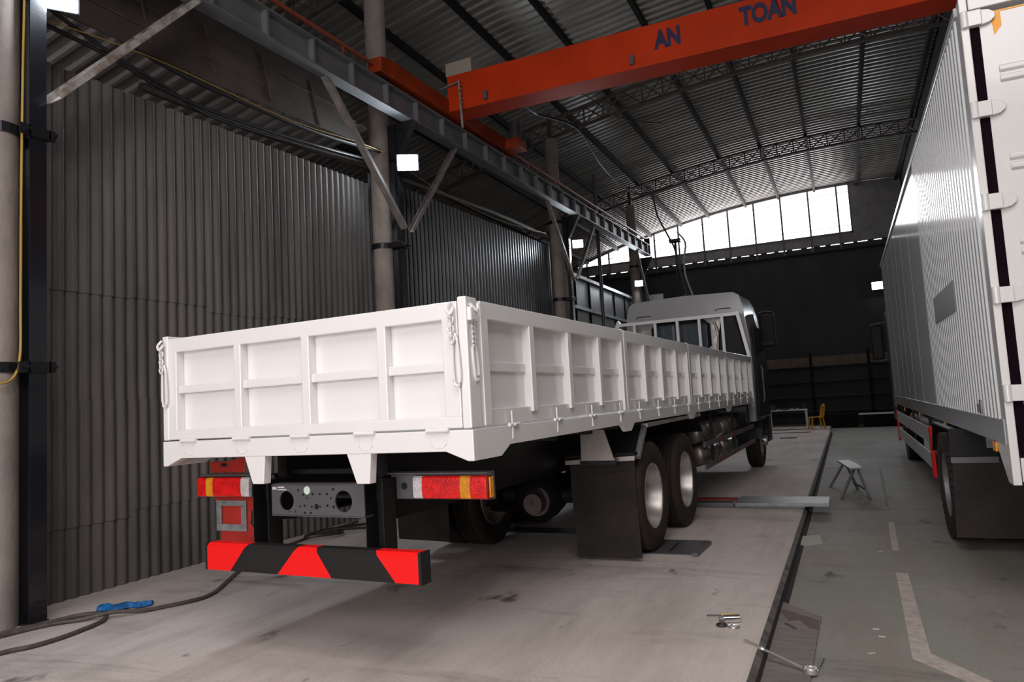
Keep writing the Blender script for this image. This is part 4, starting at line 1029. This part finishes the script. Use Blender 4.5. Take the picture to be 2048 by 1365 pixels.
tag(MB().rod((-.285, 4.62, FZ + .011), (-.265, 4.78, FZ + .011), .008, 10).build('steel_pin', M['lgrey'], smooth=40), 'short steel pin behind the ratchet head', 'pin')
# paint lines on the green floor
lz = FZ + .001
f = MB(); f.prism([(.25, 7.08), (.34, 7.08), (.32, 5.05), (.66, 4.55), (.56, 4.5), (.215, 4.93)], 2, lz, lz + .0015)
f.prism([(.66, 4.55), (1.3, 3.6), (1.2, 3.55), (.56, 4.5)], 2, lz, lz + .0015)
tag(f.build('floor_line', M['line']), 'worn beige angled floor line at the lower right', 'floor marking', 'worn floor lines')
tag(MB().prism([(.27, 8.0), (.33, 8.0), (.37, 9.6), (.31, 9.6)], 2, lz, lz + .0015).build('floor_line', M['line']), 'short faded floor line beyond the angled one', 'floor marking', 'worn floor lines')
tag(MB().prism([(.34, 10.8), (.38, 10.8), (.48, 15.5), (.43, 15.5)], 2, lz, lz + .001).build('floor_line', mat('faint_line', (.20, .175, .15), .7, var=.4, vscale=9)), 'faint far floor line beside the saw horse', 'floor marking', 'worn floor lines')
# steel floor plate beside the tyre, pits
f = MB(); f.box(-1.98, -1.42, 7.06, 7.72, .0, .008); f.m(1).box(-1.72, -1.70, 7.15, 7.6, .008, .010); f.box(-1.98, -1.42, 7.72, 7.74, 0, .009)
tag(f.build('floor_plate', [M['dgrey'], M['black']]), 'grey steel cover plate on the floor beside the rear tyre', 'plate')
tag(MB().bar((-1.43, 7.0, .02), (-1.40, 7.6, .02), .05, .03).build('steel_offcut', M['dgrey']), 'short dark steel offcut at the edge of the cover plate', 'offcut')
tag(MB().box(-3.9, -2.75, 7.95, 8.3, .0, .004).build('pit_cover', M['dgrey']), 'dark pit cover on the floor under the rear axle', 'plate')
tag(MB().box(-2.0, -1.5, 23.6, 24.2, 0, .004).build('floor_slot', M['black']), 'short dark slot in the floor beyond the front wheel', 'slot')
tag(MB().box(-2.8, -1.2, 26.4, 26.8, 0, .004).build('floor_slot', M['black']), 'long dark slot in the floor before the table', 'slot')
tag(MB().prism([(-.60, 8.6), (-.40, 8.7), (-.36, 8.25), (-.52, 8.1), (-.60, 8.15)], 2, FZ, FZ + .004).build('mortar_patch', M['paper']), 'pale crumbled mortar patch at the foot of the kerb', 'debris')
# steel channel and red bar
r = empty('steel_channel', (-.9, 10.2, 0), 'grey steel channel lying across the kerb beside the saw horse', 'channel')
f = MB(); f.box(-.56, .58, -.26, .36, .06, .072); f.box(-.56, .58, -.27, -.26, .03, .072); f.box(-.56, .58, .36, .37, .03, .072); f.box(-.56, .3, -.2, -.16, 0, .06); f.box(-.56, .3, .12, .16, 0, .06)
f.build('channel', M['lgrey'], r, bevel=.003)
tag(MB().box(-3.0, -1.5, 10.45, 10.62, 0, .05).build('steel_bar', M['gasred']), 'dark red steel bar on the floor behind the rear tyre', 'bar')
tag(MB().box(-2.9, -1.48, 10.0, 10.25, 0, .06).build('steel_bar', M['dgrey'], bevel=.01), 'dark grey steel bar in front of the red bar', 'bar')
# saw horse
r = empty('saw_horse', (-.07, 12.1, FZ), 'small grey metal saw horse standing on the lower floor', 'trestle')
f = MB(); f.add([(-.16 + dx, -.33 + dy, z) if False else (0, 0, 0) for dx, dy, z in []], [])
top0 = Vector((-.14, 12.77, .33)); top1 = Vector((.035, 11.57, .33))
MB().bar(top0, top1, .19, .025).build('top', M['lgrey'], r, world=True, bevel=.003)
for a, b in (((-.13, 12.62, .32), (-.37, 12.79, FZ)), ((-.11, 12.6, .32), (.03, 12.5, FZ)), ((.01, 11.72, .32), (-.2, 11.42, FZ)), ((.05, 11.7, .32), (.18, 11.42, FZ))):
    MB().bar(a, b, .03, .03).build('leg', M['lgrey'], r, world=True)
MB().bar((-.02, 12.45, .02), (.15, 11.75, .0), .03, .02).build('stretcher', M['truss'], r, world=True)
# table and things on it
r = empty('work_table', (-2.05, 28.9, 0), 'narrow pale work table in front of the end wall', 'table')
MB().box(-.68, .68, -.35, .35, .69, .72).build('tabletop', M['paletop'], r, bevel=.004)
for x in (-.64, .64):
    for y in (-.31, .31): MB().box(x - .025, x + .025, y - .025, y + .025, 0, .69).build('leg', M['paletop'], r)
r = empty('bench_grinder', (-2.55, 28.85, .72), 'small black rounded device at the left end of the work table', 'device')
MB().lathe([(-.05, .001), (-.05, .1), (.05, .1), (.05, .001)], (0, 0, .11), 1, 20).build('wheel_guard', M['strap'], r, smooth=40); MB().box(-.08, .08, -.06, .06, 0, .03).build('base', M['strap'], r)
tag(MB().box(-2.42, -2.3, 28.75, 28.9, .72, .77).build('tool', M['lgrey'], bevel=.02), 'small grey tool beside the rounded device on the table', 'tool')
tag(MB().box(-2.25, -2.0, 28.7, 28.95, .72, .785).build('tool_case', M['cable'], bevel=.02), 'flat black case in the middle of the work table', 'case')
tag(MB().box(-1.93, -1.83, 28.75, 28.85, .72, .78).build('cup', M['paper'], bevel=.01), 'left pale cup on the work table', 'cup', 'pale cups on the work table')
tag(MB().box(-1.76, -1.66, 28.75, 28.85, .72, .78).build('cup', M['paper'], bevel=.01), 'right pale cup on the work table', 'cup', 'pale cups on the work table')
tag(MB().rod((-1.47, 29.1, .72), (-1.47, 29.1, .93), .035, 12).build('bottle', mat('blue_grey_bottle', (.05, .06, .11), .3), smooth=40), 'blue-grey bottle at the right end of the work table', 'bottle')
# plastic chair
r = empty('plastic_chair', (-1.07, 28.35, 0), 'yellow moulded plastic chair beside the work table', 'chair', None, -1.25)
f = MB(); f.prism([(-.21, -.21), (.21, -.21), (.22, .2), (-.22, .2)], 2, .42, .445); f.build('seat', M['chair'], r, bevel=.02)
for sx in (-1, 1):
    for sy in (-1, 1):
        f = MB(); f.bar((sx * .18, sy * .18, .42), (sx * .22, sy * .23, 0), .055, .045); f.build('leg', M['chair'], r, bevel=.01)
f = MB(); f.tube([(-.2, .19, .43), (-.21, .24, .65), (-.16, .27, .82), (-.06, .28, .87), (.06, .28, .87), (.16, .27, .82), (.21, .24, .65), (.2, .19, .43)], .025, 8)
f.box(-.05, .05, .22, .235, .43, .86)
for sx in (-1, 1): f.tube([(sx * .12, .2, .43), (sx * .12, .25, .65), (sx * .07, .27, .85)], .018, 6)
f.build('backrest', M['chair'], r, smooth=50)
# rack with bars along the end wall
r = empty('storage_rack', (-2, 31.7, 0), 'long dark steel storage rack along the foot of the end wall', 'rack')
for z in (.55, 1.15, 1.75, 2.35): MB().box(-7, 2.6, -.35, .35, z - .04, z).build('shelf', M['wallend'], r, world=False) if False else MB().box(-6.3, 2.8, 31.35, 32.05, z - .04, z).build('shelf', M['wallend'], r, world=True)
for x in (-6.2, -3.5, -1.2, .9, 2.7):
    MB().box(x - .05, x + .05, 31.33, 31.43, FZ if x > KX else 0, 2.9).build('post', M['purlin'], r, world=True)
tag(MB().box(-6.1, 1.6, 31.45, 31.9, 2.352, 2.72).build('timber_stack', M['tan']), 'brownish sheet stack on the top of the storage rack', 'stack')
rnd = random.Random(11)
for zi, z in enumerate((1.75, 1.15, .55)):
    for k in range(4):
        y = 31.46 + .13 * k
        o = MB().box(-6.1 + rnd.random(), 1.5 + rnd.random(), y, y + .08, z, z + .06 + .02 * rnd.random()).build('steel_section', M['wallend'])
        tag(o, 'long dark steel section, %s on the %s shelf below the brown stack' % (['frontmost', 'second', 'third', 'rearmost'][k], ['first', 'second', 'third'][zi]), 'steel section', 'steel sections on the rack')
o = MB().box(.35, 2.2, 30.2, 30.6, .38, .43).build('bench_board', M['alum']); tag(o, 'pale board end catching light low beside the box truck', 'board')
o = MB().box(.5, 2.1, 30.25, 30.55, FZ, .38).build('low_bench', M['purlin']); tag(o, 'dark low bench under the pale board', 'bench')
tag(MB().box(-.9, .3, 30.3, 31.1, 0 if False else FZ, .45).build('scrap_crate', M['purlin'], bevel=.02), 'dark crate of scrap on the far floor right of the chair', 'crate')
chips = ['left of the angled line', 'nearest the stained board', 'between the board and the angled line', 'beside the short faded line']
for i, (x, y) in enumerate([(.02, 5.45), (-.02, 4.95), (.05, 5.3), (.14, 7.9)]):
    o = MB().bar((x, y, FZ + .004), (x + .04, y + .03 * (i % 2), FZ + .004), .012, .006).build('debris_chip', M['paper'])
    tag(o, 'tiny pale debris chip on the green floor, ' + chips[i], 'debris', 'pale chips on the green floor')
